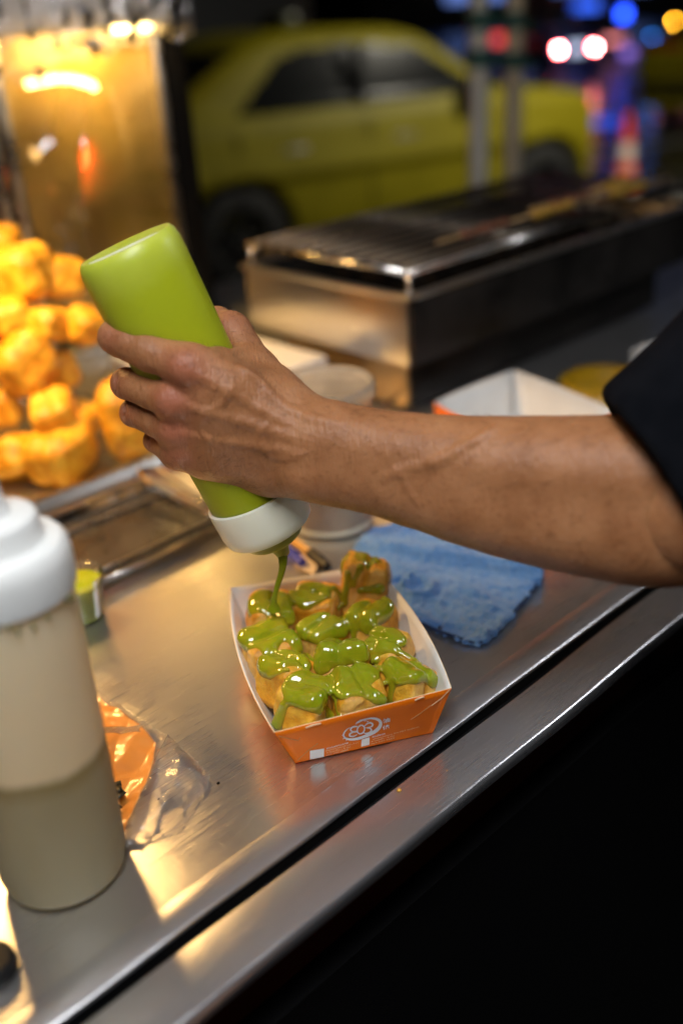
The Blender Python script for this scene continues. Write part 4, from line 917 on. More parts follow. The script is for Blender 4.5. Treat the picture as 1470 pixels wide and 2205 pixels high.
# ------------------------------------------------------------------ heap of fried dough under the heat lamp
HEAP = [(30, 985, 62, .033, 'lowest at the left edge of the heap'), (132, 972, 78, .036, 'lowest in front, widest of the heap'), (112, 884, 58, None, 'sitting on the wide front piece', 1.055), (176, 905, 48, None, 'small one tucked behind the front pieces', 1.12), (0, 880, 60, None, 'dark one at the left behind the front row', 1.11),
        (52, 782, 66, None, 'tall upright one at mid height of the heap', 1.07), (120, 800, 56, None, 'shaded one behind the tall upright piece', 1.13), (108, 700, 54, None, 'long one lying flat in the heap, left end', 1.08), (178, 700, 50, None, 'long one lying flat in the heap, right end', 1.09), (20, 680, 62, None, 'at the left edge under the top pieces', 1.08),
        (45, 590, 78, None, 'brightest on top of the heap', 1.09), (128, 600, 62, None, 'top right of the heap beside the glass', 1.12), (0, 530, 60, None, 'top left of the heap, cut by the frame', 1.14), (275, 905, 74, .055, 'large one standing alone behind the fingers')]
for i, h_ in enumerate(HEAP):
    x, y, r_, zc, wh = h_[:5]; c = Z(x, y, zc) if zc is not None else D(x, y, h_[5]); R = r_*float((c-CP)@fw)/FPX*.94
    tall = 1.5 if i in (13,) else 1.25 if i == 5 else .95
    o, fn = chunk_obj('fried_dough', c, R, 400+i, tall, None, .0024); tag(o, 'golden fried dough, '+wh, 'fried dough', 'fried dough heaped in the pan')
for k, (s_, t_, zc, R) in enumerate(((.02, .74, .035, .038), (-.08, .76, .035, .038), (-.16, .72, .035, .038), (.0, .76, .10, .036), (-.09, .76, .10, .036), (-.03, .78, .165, .034))):   # carry the heap from behind
    o, fn = chunk_obj('fried_dough', cf(s_, t_, zc), R, 460+k, .95, None, .0026); tag(o, 'golden fried dough deep inside the heap, behind the front pieces', 'fried dough', 'fried dough heaped in the pan')

# ------------------------------------------------------------------ glass display case behind the heap
case = thing('display_case', 'glass display case with aluminium frame, its top wrapped in clear plastic', 'display case', cf(.42, .97, 0), YAW)
glass = film('dusty_glow_glass', tint=(.96, .95, .90), haze=.22, hazecol=(1.0, .70, .22), rough=.03, ior=1.5)  # dusty glass; the amber haze colour paints in the warm glow
S_a, S_b, Tc = -.112, .145, 0.0
ZT = .446
def bx(nm, c, h, m_, bev=.0015, par=case, sm=True): mb = MB(); mb.box(c, h, bev=bev); return mb.build(nm, m_, par, sm, False)
bx('pane', ((S_a+S_b)/2, 0, ZT/2+.01), ((S_b-S_a)/2-.008, .0015, ZT/2-.012), glass, 0)
bx('pane', (S_a-.030, .17, ZT/2+.01), (.0015, .16, ZT/2-.012), glass, 0)
bx('frame_post', (S_b-.004, -.006, ZT/2+.004), (.007, .007, ZT/2), M['alu']); bx('frame_post', (S_a+.004, -.006, ZT/2+.004), (.007, .007, ZT/2), M['alu']); bx('frame_post', (S_a-.022, -.012, ZT/2+.004), (.008, .008, ZT/2), M['alu'])
bx('frame_rail', ((S_a+S_b)/2, -.004, .008), ((S_b-S_a)/2-.014, .008, .008), M['alu'])
bx('header', (S_a/2+S_b/2-.06, -.006, ZT+.045), ((S_b-S_a)/2, .012, .040), M['white_plastic'], .004)
bx('tape_wrap', (S_b-.042, -.006, ZT+.020), (.046, .017, .040), mat('milky_tape', (.66, .70, .78), .3, 0, sss=.3, sssr=(.01, .01, .012), bstr=.3, bscale=30, bdist=.006), .005)
bx('light_strip', ((S_a+S_b)/2, -.034, ZT-.003), ((S_b-S_a)/2-.01, .006, .003), emis('warm_strip', (1, .62, .24), .3), 0)
area('strip_light', ((S_a+S_b)/2, -.034, ZT-.008), (S_b-S_a)-.03, .010, 2.1, (1, .60, .17), case)
bx('header_lip', ((S_a+S_b)/2-.03, -.046, ZT+.020), ((S_b-S_a)/2+.03, .003, .030), M['white_plastic'], .001)
def crumple(x0, x1, z0, z1, y0, seed, nm, amp=.011):
    v = []; f = []; n1_, n2_ = 70, 34; ga, gb_, gc = wob(seed, 38, 5), wob(seed+1, 110, 7), wob(seed+2, 260, 7)
    for i in range(n1_+1):
        for j in range(n2_+1):
            a = x0+(x1-x0)*i/n1_; q = j/n2_; low = .016*float(ga(a*1.6, 3, 0))+.008*float(gb_(a, 7, 0)); z = z1+(z0+low-z1)*q
            w_ = abs(float(ga(a, 0, z)))*amp*1.2+abs(float(gb_(a, 0, z)))*amp*.7+float(gc(a, 0, z))*amp*.22
            v.append((a, y0-.004-w_*(.25+q*.9), z))
    for i in range(n1_):
        for j in range(n2_): a = i*(n2_+1)+j; f.append((a, a+n2_+1, a+n2_+2, a+1))
    mb = MB(); mb.add(v, f); return mb.build(nm, film('cling_film', haze=.16, hazecol=(.95, .93, .90), rough=.12, ior=1.6, bstr=.3, bscale=70), case, False, False)
crumple(S_a-.09, S_b+.03, ZT-.034, ZT+.045, -.050, 71, 'cling_film', .006); crumple(S_a-.08, .03, ZT-.058, ZT-.008, -.056, 75, 'cling_film', .005)
pb = MB(); pb.box((0, 0, .72), (.021, .015, .72), bev=.002)
bpst = thing('stall_post', 'square black post standing beside the glass case', 'post', cf(.597, .985, 0), YAW); pb.build('post', M['black_metal'], bpst, True, False)
mb = MB(); mb.box((0, 0, .004), (.04, .03, .004)); mb.build('foot_plate', M['black_metal'], bpst, False, False)

# white board, grill, stacked trays
wbd = thing('foam_box', 'white foam food box with its lid closed, behind the thumb', 'foam box', cf(.36, .625, 0), YAW); foam = mat('white_foam', (.82, .81, .78), .6)
mb = MB(); mb.box((0, 0, .022), (.080, .108, .021), bev=.005); mb.build('box_base', foam, wbd, True, False)
mb = MB(); mb.box((0, 0, .055), (.084, .112, .0115), bev=.005); mb.build('lid', foam, wbd, True, False)

gr = thing('charcoal_grill', 'long stainless charcoal grill box with a wire grate', 'grill', cf(.458, .39, 0), YAW)
GL, GW = .62, .285
def sheet_box(nm, s0, s1, t0, t1, z0, z1, th_, m_, m2):
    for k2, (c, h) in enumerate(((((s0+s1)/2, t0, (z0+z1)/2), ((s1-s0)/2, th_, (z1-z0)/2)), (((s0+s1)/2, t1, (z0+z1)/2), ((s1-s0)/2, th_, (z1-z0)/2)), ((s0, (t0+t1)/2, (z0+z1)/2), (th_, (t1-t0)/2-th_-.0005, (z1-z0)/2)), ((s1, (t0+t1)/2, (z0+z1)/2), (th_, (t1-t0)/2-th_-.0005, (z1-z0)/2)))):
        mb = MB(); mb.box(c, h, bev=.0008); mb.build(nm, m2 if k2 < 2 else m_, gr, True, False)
warm_steel = M['grill_steel']; unlit_side = mat('unlit_side_steel', (.012, .011, .010), .45, .5, col2=(.04, .034, .03), nscale=9, rvar=.1)  # near-black colour paints in the unlit look of the long sides
sheet_box('side_panel', 0, GL, 0, GW, .072, .150, .0025, warm_steel, unlit_side)
for (c, h) in (((0, GW/2, .1515), (.0055, GW/2+.004, .003)), ((GL, GW/2, .1515), (.0055, GW/2+.004, .003)), ((GL/2, 0, .1515), (GL/2-.006, .0055, .003)), ((GL/2, GW, .1515), (GL/2-.006, .0055, .003))):
    mb = MB(); mb.box(c, h, bev=.0015); mb.build('rolled_rim', warm_steel, gr, True, False)
sheet_box('stand_panel', .035, GL-.03, .035, GW-.03, .004, .074, .002, mat('orange_lit_steel', (.50, .36, .20), .36, .9, rvar=.1, nscale=12), unlit_side)  # stand steel tinted tan for the orange light falling on it
mb = MB(); mb.box((GL/2, GW/2, .090), (GL/2-.006, GW/2-.006, .014)); mb.build('ash_bed', M['char'], gr, False, False)
rg = np.random.default_rng(5)
for k in range(60):
    q = Field((-.02,)*3, (.02,)*3, .005); 
    if k == 0:
        w_ = wob(91, 200, 5); q.put(lambda X, Y, Zz: np.sqrt(X*X+Y*Y+Zz*Zz*1.4)-.013+.003*w_(X, Y, Zz), (-.02,)*3, (.02,)*3); Vc, Qc = q.mesh(); base = mobj('charcoal', Vc, Qc, M['char'], gr, True, False); base.location = (.04, .04, .116); continue
    c = base.copy(); COL.objects.link(c); c.parent = gr; c.location = (rg.uniform(.03, GL-.03), rg.uniform(.03, GW-.03), .112+rg.random()*.008); c.rotation_euler = tuple(rg.random(3)*6); c.scale = (rg.uniform(.8, 1.5),)*3
GZ = .178
wires = 11; M['wire'] = mat('blackened_wire', (.20, .165, .13), .34, 1.0, rvar=.12, nscale=60); wm0 = None
for k in range(wires):
    t_ = .012+(GW-.03)*k/(wires-1)
    if wm0 is None: mb = MB(); mb.tube([(.004, 0, 0), (GL-.004, 0, 0)], .0026, 6); wm0 = mb.build('grate_wire', M['wire'], gr, True, False); wm0.location = (0, t_, GZ+.0042)
    else: c = wm0.copy(); COL.objects.link(c); c.parent = gr; c.location = (0, t_, GZ+.0042)
for s_ in (.004, GL*.33, GL*.66, GL-.004):
    mb = MB(); mb.tube([(s_, .004, GZ), (s_, GW-.010, GZ)], .0034, 8); mb.build('grate_rod', M['chrome'] if s_ < .01 else M['wire'], gr, True, False)
for t_ in (.002, GW-.008):
    mb = MB(); mb.tube([(.0, t_, GZ), (GL, t_, GZ)], .0034, 8); mb.build('grate_rod', M['chrome'] if t_ < .01 else M['wire'], gr, True, False)
for (s_, t_) in ((.004, .004), (.004, GW-.010), (GL-.004, .004), (GL-.004, GW-.010)):
    mb = MB(); mb.tube([(s_, t_, GZ), (s_, t_, .150)], .003, 8); mb.build('grate_leg', M['chrome'], gr, True, False)
for t_ in (.05, GW-.05):
    mb = MB(); mb.tube(smooth_path([(.034, t_, .02), (.0, t_, .012), (.0, t_+.03 if t_ < .1 else t_-.03, .012), (.034, t_+.03 if t_ < .1 else t_-.03, .02)], 4), .003, 8); mb.build('handle', M['chrome'], gr, True, False)
meat = mat('grilled_meat', (.07, .018, .010), .4, 0, col2=(.20, .06, .03), nscale=60, bstr=.6, bscale=160, bdist=.002); yel = mat('grilled_corn', (.30, .15, .01), .4, 0, col2=(.50, .30, .03), nscale=60, bstr=.4)
bam = mat('bamboo', (.45, .30, .14), .6)
def skewer(s0, t0, ang, lab_, mt, n=5):
    t_ = thing('skewer', lab_, 'skewer', cf(.458+s0, .39+t0, GZ+.0125), YAW+ang, 'skewers on the grill')
    mb = MB(); mb.tube([(-.10, 0, 0), (.11, 0, 0)], .0014, 6); mb.build('stick', bam, t_, True, False)
    for k in range(n):
        w_ = wob(700+k+int(s0*900), 150, 5); q = Field((-.02,)*3, (.02,)*3, .002); q.put(lambda X, Y, Zz: np.sqrt((X*1.1)**2+Y*Y+(Zz*1.35)**2)-.0078+.0016*w_(X, Y, Zz), (-.02,)*3, (.02,)*3); Vv, Qv = q.mesh()
        o = mobj('chunk', Vv, Qv, mt, t_, True, False); o.location = (-.045+k*.019, 0, .0)
for i, (s0, t0, a, mt) in enumerate(((.19, .040, .03, 0), (.17, .075, .02, 0), (.33, .040, .04, 1), (.40, .060, -.03, 0), (.36, .10, .05, 0), (.50, .035, .0, 1), (.52, .075, .08, 1), (.50, .14, .02, 0))):
    if i in (1, 4, 7): continue
    skewer(s0, t0, a, ['dark meat skewer nearest the near corner of the grill', 'dark meat skewer, second from the near edge of the grill', 'yellow skewer along the near edge, middle of the grill', 'dark meat skewer beside the yellow one, middle of the grill', 'dark meat skewer well inside the grate, middle', 'yellow skewer at the far near-side corner of the grill', 'yellow skewer second from the edge at the far end', 'dark meat skewer at the far end, deepest in the grate'][i], [meat, yel][mt])

# nested empty trays
sL, sB, sR = Z(932, 866, .075), Z(1106, 796, .075), Z(1326, 884, .075); sF = sL+sR-sB
def empty_tray(z, label, first=None):
    zoff = np.array([0, 0, z]); C4 = [sL, sB, sR, sF]; cc = (sL+sR)/2; B4 = [cc+(p-cc)*.78 for p in C4]; B4 = [np.array([p[0], p[1], .075-.042]) for p in B4]
    t_ = thing('paper_tray', label, 'food tray', (cc[0], cc[1], .033-.0335+z), 0, 'stacked empty trays')
    t_.location = (cc[0], cc[1], 0.0)
    global _c; keep = _c; _c = cc
    for i in range(4):
        j = (i+1) % 4; v, f, mi = paper_sheet(wall_grid(B4[j], B4[i], C4[j], C4[i], .003, 6, 2)); mobj('wall', v, f, None, t_, True, True, PM, mi)
    v, f, mi = paper_sheet([[B4[0]+(B4[1]-B4[0])*i/2+((B4[3]+(B4[2]-B4[3])*i/2)-(B4[0]+(B4[1]-B4[0])*i/2))*k/2 for i in range(3)] for k in range(3)]); v = np.array(v); v[:9, 2] = .0333; v[9:, 2] = .0342; mobj('base', v, f, None, t_, False, True, PM, mi)
    _c = keep; return t_
tt0 = empty_tray(0, 'empty orange paper tray with white inside, topmost of the stack')
for k in range(1, 8):
    c = copy_tree(tt0); c.location.z = -.0046*k; c['label'] = 'empty orange paper tray nested inside the stack, below the top one'
# yellow tub and pale packet near the sleeve
yb = thing('plastic_basket', 'yellow plastic basket beyond the stacked trays', 'basket', Z(1300, 852, 0), YAW)
mb = MB(); mb.lathe([(.045, .002), (.050, .02), (.052, .02), (.048, .0)], n=24, caps=(True, False)); mb.build('basket_wall', mat('yellow_plastic', (.42, .25, .008), .4), yb, True, False)
mb = MB(); mb.lathe([(.051, .018), (.055, .02), (.051, .023)], n=24); mb.build('rim', mat('yellow_rim', (.45, .28, .01), .4), yb, True, False)
pkt = thing('paper_packet', 'pale paper packet behind the yellow basket near the sleeve', 'packet', Z(1400, 790, 0), .4)
mb = MB(); mb.box((0, 0, .013), (.022, .016, .013), bev=.004); mb.build('packet', M['white_paper'], pkt, True, False)
mb = MB(); mb.box((0, 0, .028), (.018, .003, .004), bev=.001); mb.build('folded_top', M['white_paper'], pkt, True, False)
lid = thing('jar_lid', 'black round jar lid at the near left edge of the counter', 'lid', Z(-14, 2092, 0)); mb = MB(); mb.lathe([(.0003, .010), (.011, .010), (.0125, .0085), (.013, .0005)], n=28); mb.build('lid', M['black_metal'], lid, True, False)
mb = MB(); mb.lathe([(.0128, .001), (.0136, .003), (.0128, .005)], n=28); mb.build('grip_ring', M['black_metal'], lid, True, False)

# ------------------------------------------------------------------ crinkled plastic sleeve with an orange print
def wrapper_mat():
    m, nt, b, out = newmat('printed_film')
    tc = N(nt, 'ShaderNodeTexCoord'); sx = N(nt, 'ShaderNodeSeparateXYZ'); nt.links.new(tc.outputs['Object'], sx.inputs[0])
    at = N(nt, 'ShaderNodeAttribute', attribute_name='ink')
    tr = N(nt, 'ShaderNodeBsdfTransparent'); tr.inputs[0].default_value = (.97, .95, .92, 1)
    b.inputs['Base Color'].default_value = (.80, .30, .045, 1); b.inputs['Roughness'].default_value = .35
    gl = N(nt, 'ShaderNodeBsdfGlossy'); gl.inputs['Roughness'].default_value = .10
    df = N(nt, 'ShaderNodeBsdfDiffuse'); df.inputs[0].default_value = (.85, .80, .74, 1); m0 = N(nt, 'ShaderNodeMixShader'); m0.inputs[0].default_value = .10; nt.links.new(tr.outputs[0], m0.inputs[1]); nt.links.new(df.outputs[0], m0.inputs[2])
    m1 = N(nt, 'ShaderNodeMixShader'); nt.links.new(at.outputs['Fac'], m1.inputs[0]); nt.links.new(m0.outputs[0], m1.inputs[1]); nt.links.new(b.outputs[0], m1.inputs[2])
    fr = N(nt, 'ShaderNodeFresnel'); fr.inputs[0].default_value = 1.38; bp_ = N(nt, 'ShaderNodeBump'); bp_.inputs['Strength'].default_value = .35; bp_.inputs['Distance'].default_value = .002; nt.links.new(noise(nt, 120, 4).outputs[0], bp_.inputs['Height'])
    nt.links.new(bp_.outputs[0], gl.inputs['Normal']); nt.links.new(bp_.outputs[0], fr.inputs['Normal'])
    m2 = N(nt, 'ShaderNodeMixShader'); nt.links.new(fr.outputs[0], m2.inputs[0]); nt.links.new(m1.outputs[0], m2.inputs[1]); nt.links.new(gl.outputs[0], m2.inputs[2]); nt.links.new(m2.outputs[0], out.inputs[0])
    return m
WP = np.array([Z(x, y, .002)[:2] for x, y in ((120, 1440), (205, 1478), (300, 1545), (372, 1590), (420, 1635), (452, 1664), (448, 1694), (400, 1742), (330, 1795), (268, 1825), (150, 1860), (60, 1700))])
lo2, hi2 = WP.min(0), WP.max(0); n1_ = 120; n2_ = 110
gx, gy = np.meshgrid(np.linspace(lo2[0], hi2[0], n1_), np.linspace(lo2[1], hi2[1], n2_), indexing='ij'); sd = inpoly_dist(np.stack([gx.ravel(), gy.ravel()], 1), WP).reshape(gx.shape)
wa, wb2, wc = wob(301, 70, 5), wob(302, 190, 7), wob(303, 420, 7); z0 = 0*gx
hz = .0010+.0035*np.abs(wa(gx, gy, z0))+.0028*np.abs(wb2(gx, gy, z0))+.0008*wc(gx, gy, z0)
# folded-over strips: two ridges
for (p, q, a_, wd) in (((372, 1592), (285, 1800), .009, .0035), ((215, 1484), (440, 1640), .0060, .003), ((440, 1690), (270, 1822), .0045, .0025), ((400, 1640), (360, 1760), .004, .004)):
    a = Z(*p, .003)[:2]; b = Z(*q, .003)[:2]; e = b-a; L = np.linalg.norm(e); e /= L; n_ = np.array([-e[1], e[0]]); dd = (gx-a[0])*n_[0]+(gy-a[1])*n_[1]; ll = (gx-a[0])*e[0]+(gy-a[1])*e[1]
    hz = hz+a_*np.exp(-np.abs(dd)/wd)*(1/(1+np.exp(-(ll+.002)/.002)))*(1/(1+np.exp((ll-L)/.002)))
hz = np.maximum(hz*np.clip(sd/.006, .15, 1), .0008); keep = sd > -.0008
idm = -np.ones(gx.shape, int); idm[keep] = np.arange(keep.sum()); V = np.stack([gx[keep], gy[keep], hz[keep]], 1); Fq = []
for i in range(n1_-1):
    for j in range(n2_-1):
        q = (idm[i, j], idm[i+1, j], idm[i+1, j+1], idm[i, j+1])
        if min(q) >= 0: Fq.append(q)
IN = np.array([Z(x, y, .002)[:2] for x, y in ((60, 1460), (205, 1500), (292, 1560), (335, 1600), (330, 1660), (300, 1740), (262, 1810), (140, 1850))]); inkd = inpoly_dist(V[:, :2], IN)
inkv = np.clip(inkd/.002+.5, 0, 1)*.92; st_ = np.array([Z(x, y, .002)[:2] for x, y in ((180, 1578), (180, 1596), (300, 1588), (300, 1572))]); inkv[inpoly_dist(V[:, :2], st_) > -.001] *= .25
wr = tag(mobj('plastic_wrapper', V, Fq, wrapper_mat(), None, True, attrs={'ink': inkv}), 'crumpled clear plastic wrapper with orange print beside the white bottle', 'wrapper')
mb = MB()
for (x, y) in ((248, 1690), (258, 1712), (250, 1735), (256, 1700)): q = Z(x, y, .007); mb.box(q, (.004, .0022, .0004), R=Matrix.Rotation(.5+x, 3, 'Z'))
mb.build('printed_label', mat('black_print', (.03, .03, .02), .4), wr)
# crumbs on the steel
for i, (x, y, r_) in enumerate(((470, 1688, .0011), (858, 1698, .0014), (342, 1722, .0009), (600, 1240, .001), (560, 1700, .0007), (962, 1660, .0006))):
    q = Field((-.003,)*3, (.003,)*3, .0004); w_ = wob(900+i, 1500, 5); q.put(lambda X, Y, Zz: np.sqrt(X*X+Y*Y*1.8+Zz*Zz*2.2)-r_+r_*.25*w_(X, Y, Zz), (-.003,)*3, (.003,)*3); Vv, Qv = q.mesh(); p = Z(x, y, 0)
    pz = -.0022 if i == 1 else .0
    tag(mobj('crumb', Vv+np.array([p[0], p[1], r_*.6+pz]), Qv, M['char'] if i in (0, 2) else M['dough'], None, True), ['dark burnt crumb beside the plastic wrapper', 'golden crumb on the outer edge rail', 'tiny dark crumb on the plastic wrapper', 'golden crumb behind the paper tray', 'tiny golden crumb left of the paper tray', 'tiny pale crumb below the right end of the tray'][i], 'crumb')

# ------------------------------------------------------------------ the street: taxi, posts, cone, lights
def taxi_mesh():
    F_ = Field((-1.2, -1.0, .12), (3.6, 1.0, 1.68), .026)
    X, Y, Zz = F_.xyz((slice(None),)*3); aY = np.abs(Y)
    low = np.maximum(np.maximum(X-3.10, -1.02-X), np.maximum(.22-Zz, 0*X-9))
    sidep = aY-.87+.10*np.maximum(Zz-.75, 0)+.10*np.maximum(.45-Zz, 0)+.03*np.maximum(X-2.7, 0)**2*4+.04*np.maximum(-.6-X, 0)**2*4
    top = Zz-(1.09-.045*np.maximum(X-1.9, 0)**2*1.2-.06*np.maximum(X-2.6, 0))
    lowb = smax(smax(low, sidep, .16), top, .14)
    cab = smax(smax(Zz-1.58+.075*(X-.75)**2, aY-.80+.32*(Zz-1.05), .12), smax((X-2.25)*.60+(Zz-1.05)*.80, -(X+.55)*.524+(Zz-1.09)*.853, .1), .16)
    cab = np.maximum(cab, .7-Zz)
    A = smin(lowb, cab, .07)
    for xc in (0, 2.56):
        wv = np.maximum(np.sqrt((X-xc)**2+(Zz-.33)**2)-.385, .60-aY); A = smax(A, -wv, .03)
    F_.a = A.astype(np.float32); return F_.mesh()
def car_paint():
    m, nt, b, out = newmat('taxi_yellow'); n = noise(nt, 3, 4); r_ = ramp(nt, n.outputs[0], [(.35, (.205, .175, .004)), (.65, (.25, .215, .006))]); nt.links.new(r_.outputs[0], b.inputs['Base Color'])
    b.inputs['Roughness'].default_value = .5; b.inputs['Specular IOR Level'].default_value = .2; return m
TV, TQ = taxi_mesh(); fc = TV[TQ].mean(1); nrm = np.cross(TV[TQ[:, 1]]-TV[TQ[:, 0]], TV[TQ[:, 2]]-TV[TQ[:, 0]]); nrm /= np.linalg.norm(nrm, axis=1)[:, None]+1e-12
def inp(p, poly): return inpoly_dist(p, np.array(poly, float)) > 0
up_ = fc[:, 2] > 1.085
w_side = (np.abs(nrm[:, 1]) > .55) & up_ & inp(fc[:, [0, 2]], [(.06, 1.10), (2.02, 1.10), (1.50, 1.42), (.95, 1.475), (.46, 1.44)])
w_front = (nrm[:, 0] > .3) & up_ & (fc[:, 2] < 1.45) & (fc[:, 0] > 1.3) & (np.abs(nrm[:, 1]) < .5)
w_rear = (nrm[:, 0] < -.3) & up_ & (fc[:, 2] < 1.47) & (fc[:, 0] < .3) & (np.abs(nrm[:, 1]) < .55)
w_quart = np.zeros(len(fc), bool)
def sub(mask):
    q = TQ[mask]; u_, inv = np.unique(q, return_inverse=True); return TV[u_], inv.reshape(q.shape)
M['car_glass'] = mat('car_glass', (.004, .005, .006), .22, 0, spec=.06); M['tyre'] = mat('tyre', (.012, .012, .012), .75); M['rim'] = mat('wheel_rim', (.06, .06, .06), .4, .7)
M['lens_off'] = mat('unlit_red_lens', (.25, .01, .01), .2); M['tail_red'] = emis('tail_light_red', (1, .05, .015), 95.0); M['tail_amber'] = emis('tail_light_amber', (1, .50, .03), 110.0)
def taxi(label, loc, rz, lit=True):
    t_ = thing('taxi', label, 'taxi', loc, rz)
    body_m = ~(w_side | w_front | w_rear); v, q = sub(body_m); bo = mobj('car_body', v, q, car_paint(), t_, True, False)
    for nm, mk_ in (('side_window', w_side & (fc[:, 1] < 0)), ('side_window', w_side & (fc[:, 1] > 0)), ('windscreen', w_front), ('rear_window', w_rear)):
        v, q = sub(mk_); mobj(nm, v, q, M['car_glass'], t_, True, False)
    for sgn in (-1, 1):
        mb = MB(); mb.box((.98, sgn*.790, 1.27), (.03, .02, .20)); mb.build('door_pillar', M['black_metal'], t_, False, False)
        for xc in (0, 2.56):
            wl = thing('wheel', None, None, (0, 0, 0)); del_ = wl; wl.parent = t_; wl.location = (xc, sgn*.76, .33)
            mb = MB(); mb.lathe([(.20, -.10), (.29, -.105), (.325, -.085), (.33, -.04), (.33, .04), (.325, .085), (.29, .105), (.20, .10)], axis=(0, 1, 0), n=36); mb.build('tyre', M['tyre'], wl, True, False)
            mb = MB(); mb.lathe([(.205, -.09), (.20, -.06), (.195, .06), (.205, .09)], axis=(0, 1, 0), n=28); mb.lathe([(.0005, sgn*.07), (.05, sgn*.075), (.05, sgn*.05)], axis=(0, 1, 0), n=16)
            for k in range(5): a = k*1.2566; mb.box((.12*math.cos(a), sgn*.06, .12*math.sin(a)), (.085, .012, .022), R=Matrix.Rotation(-a, 3, 'Y'))
            mb.build('rim', M['rim'], wl, True, False)
        mb = MB(); mb.box((1.86, sgn*.95, 1.14), (.05, .09, .065), bev=.03); mb.build('mirror', car_paint() if False else M['black_metal'], t_, True, False)
        for xh in (.42, 1.28): mb = MB(); mb.box((xh, sgn*.872, .86), (.09, .012, .016), bev=.006); mb.build('door_handle', M['alu'], t_, True, False)
        tl_ = thing('tail_light', None, None); tl_.parent = t_; tl_.location = (-1.015, sgn*.52, .99)
        mb = MB(); mb.box((0, 0, 0), (.035, .32, .05), bev=.02); mb.build('red_lens', M['tail_red'], tl_, True, False)
        mb = MB(); mb.box((-.012, sgn*.22, -.012), (.035, .09, .03), bev=.015); mb.build('amber_lens', M['tail_amber'], tl_, True, False)
        mb = MB(); mb.box((3.04, sgn*.60, .70), (.06, .16, .06), bev=.03); mb.build('headlight', M['chrome'], t_, True, False)
    for xd in (.02, 1.0, 1.98):
        mb = MB(); mb.box((xd, -.874, .72), (.004, .004, .30)); mb.build('door_seam', M['black_metal'], t_, False, False)
    mb = MB(); mb.box((.80, 0, 1.63), (.06, .20, .05), bev=.02); sg = mb.build('roof_sign', mat('roof_sign_plastic', (.05, .055, .02), .4), t_, True, False)
    mb = MB(); mb.box((-1.03, 0, .45), (.05, .74, .09), bev=.03); mb.build('rear_bumper', M['black_metal'], t_, True, False)
    mb = MB(); mb.box((1.25, 0, .27), (1.75, .80, .05), bev=.02); mb.build('underbody', M['black_metal'], t_, True, False)
    return t_
hv = math.atan2(hd[1], hd[0]); org = PR[:2]+nd*.87; sc_w = np.linalg.norm((PF-PR)[:2])/2.56
tx = taxi('yellow-green taxi parked behind the grill with lit tail light', (org[0], org[1], ROAD), hv); tx.scale = (sc_w, sc_w*.97, .97)
q = D(1560, 150, 13.5); tx2 = copy_tree(tx); tx2.location = (q[0], q[1], ROAD); tx2.rotation_euler = (0, 0, hv+.35); 
for o in tx2.children:
    if o.name.startswith('tail_light'):
        for c in o.children: c.data = c.data.copy(); c.data.materials[0] = M['lens_off']
tx2['label'] = 'far yellow taxi cut off by the right edge of the frame'

# two steel posts with green cross rails
pf = thing('post_frame', 'pair of grey steel posts joined by green rails behind the grill', 'post frame', (*D(1066, 300, 2.55)[:2], PAVE))
pa, pb_ = D(1029, 300, 2.45), D(1103, 300, 2.60)
for p in (pa, pb_):
    mb = MB(); mb.tube([(p[0], p[1], PAVE), (p[0], p[1], .62)], .0235, 16); mb.build('post', mat('galvanised_post', (.74, .75, .68), .5, 0, col2=(.80, .80, .74), nscale=9) if p is pa else mat('tan_post', (.74, .62, .42), .5, 0, col2=(.80, .70, .50), nscale=9), pf)  # second post tinted tan
dirp = (pb_-pa)[:2]/np.linalg.norm((pb_-pa)[:2])
grn = mat('green_rail', (.035, .12, .10), .5, 0, col2=(.06, .16, .13), nscale=12)
for y0, y1 in ((20, 62), (118, 135)):
    a = D(1005, y0, 2.41); b = D(1140, y1, 2.57); mb = MB(); mb.tube([a, b], .016, 12); mb.build('rail', grn, pf)
    for p, q in ((pa, a), (pb_, b)):
        zz = a[2]+(b[2]-a[2])*(np.linalg.norm(p[:2]-a[:2])/np.linalg.norm(b[:2]-a[:2])); mb = MB(); mb.lathe([(.026, -.02), (.028, 0), (.026, .02)], (p[0], p[1], zz), n=16); mb.build('clamp', grn, pf)
# traffic cone
cn0 = Z(1338, 448, ROAD); ch = .62
cone = thing('traffic_cone', 'orange traffic cone with two white bands beside the taxi nose', 'traffic cone', cn0)
k_ = float((cn0-CP)@fw)/FPX; cr = 31*k_; ch = 182*k_/math.cos(.3)
rr = lambda q: cr*(1-q)+.22*cr*q
oc = mat('orange_cone', (.90, .085, .015), .4, 0, col2=(.80, .065, .012), nscale=9); wc_ = mat('white_band', (.75, .66, .58), .4)
mb = MB(); mb.box((0, 0, .018), (cr*1.35, cr*1.35, .018), bev=.008); mb.build('base', oc, cone, True, False)
for nm, q0, q1, m_ in (('cone', .04, .17, oc), ('white_band', .17, .38, wc_), ('cone', .38, .52, oc), ('white_band', .52, .70, wc_), ('cone', .70, 1.0, oc)):
    mb = MB(); mb.lathe([(rr(q0), q0*ch), (rr(q1), q1*ch)], n=28, caps=(False, q1 == 1.0)); mb.build(nm, m_, cone, True, False)

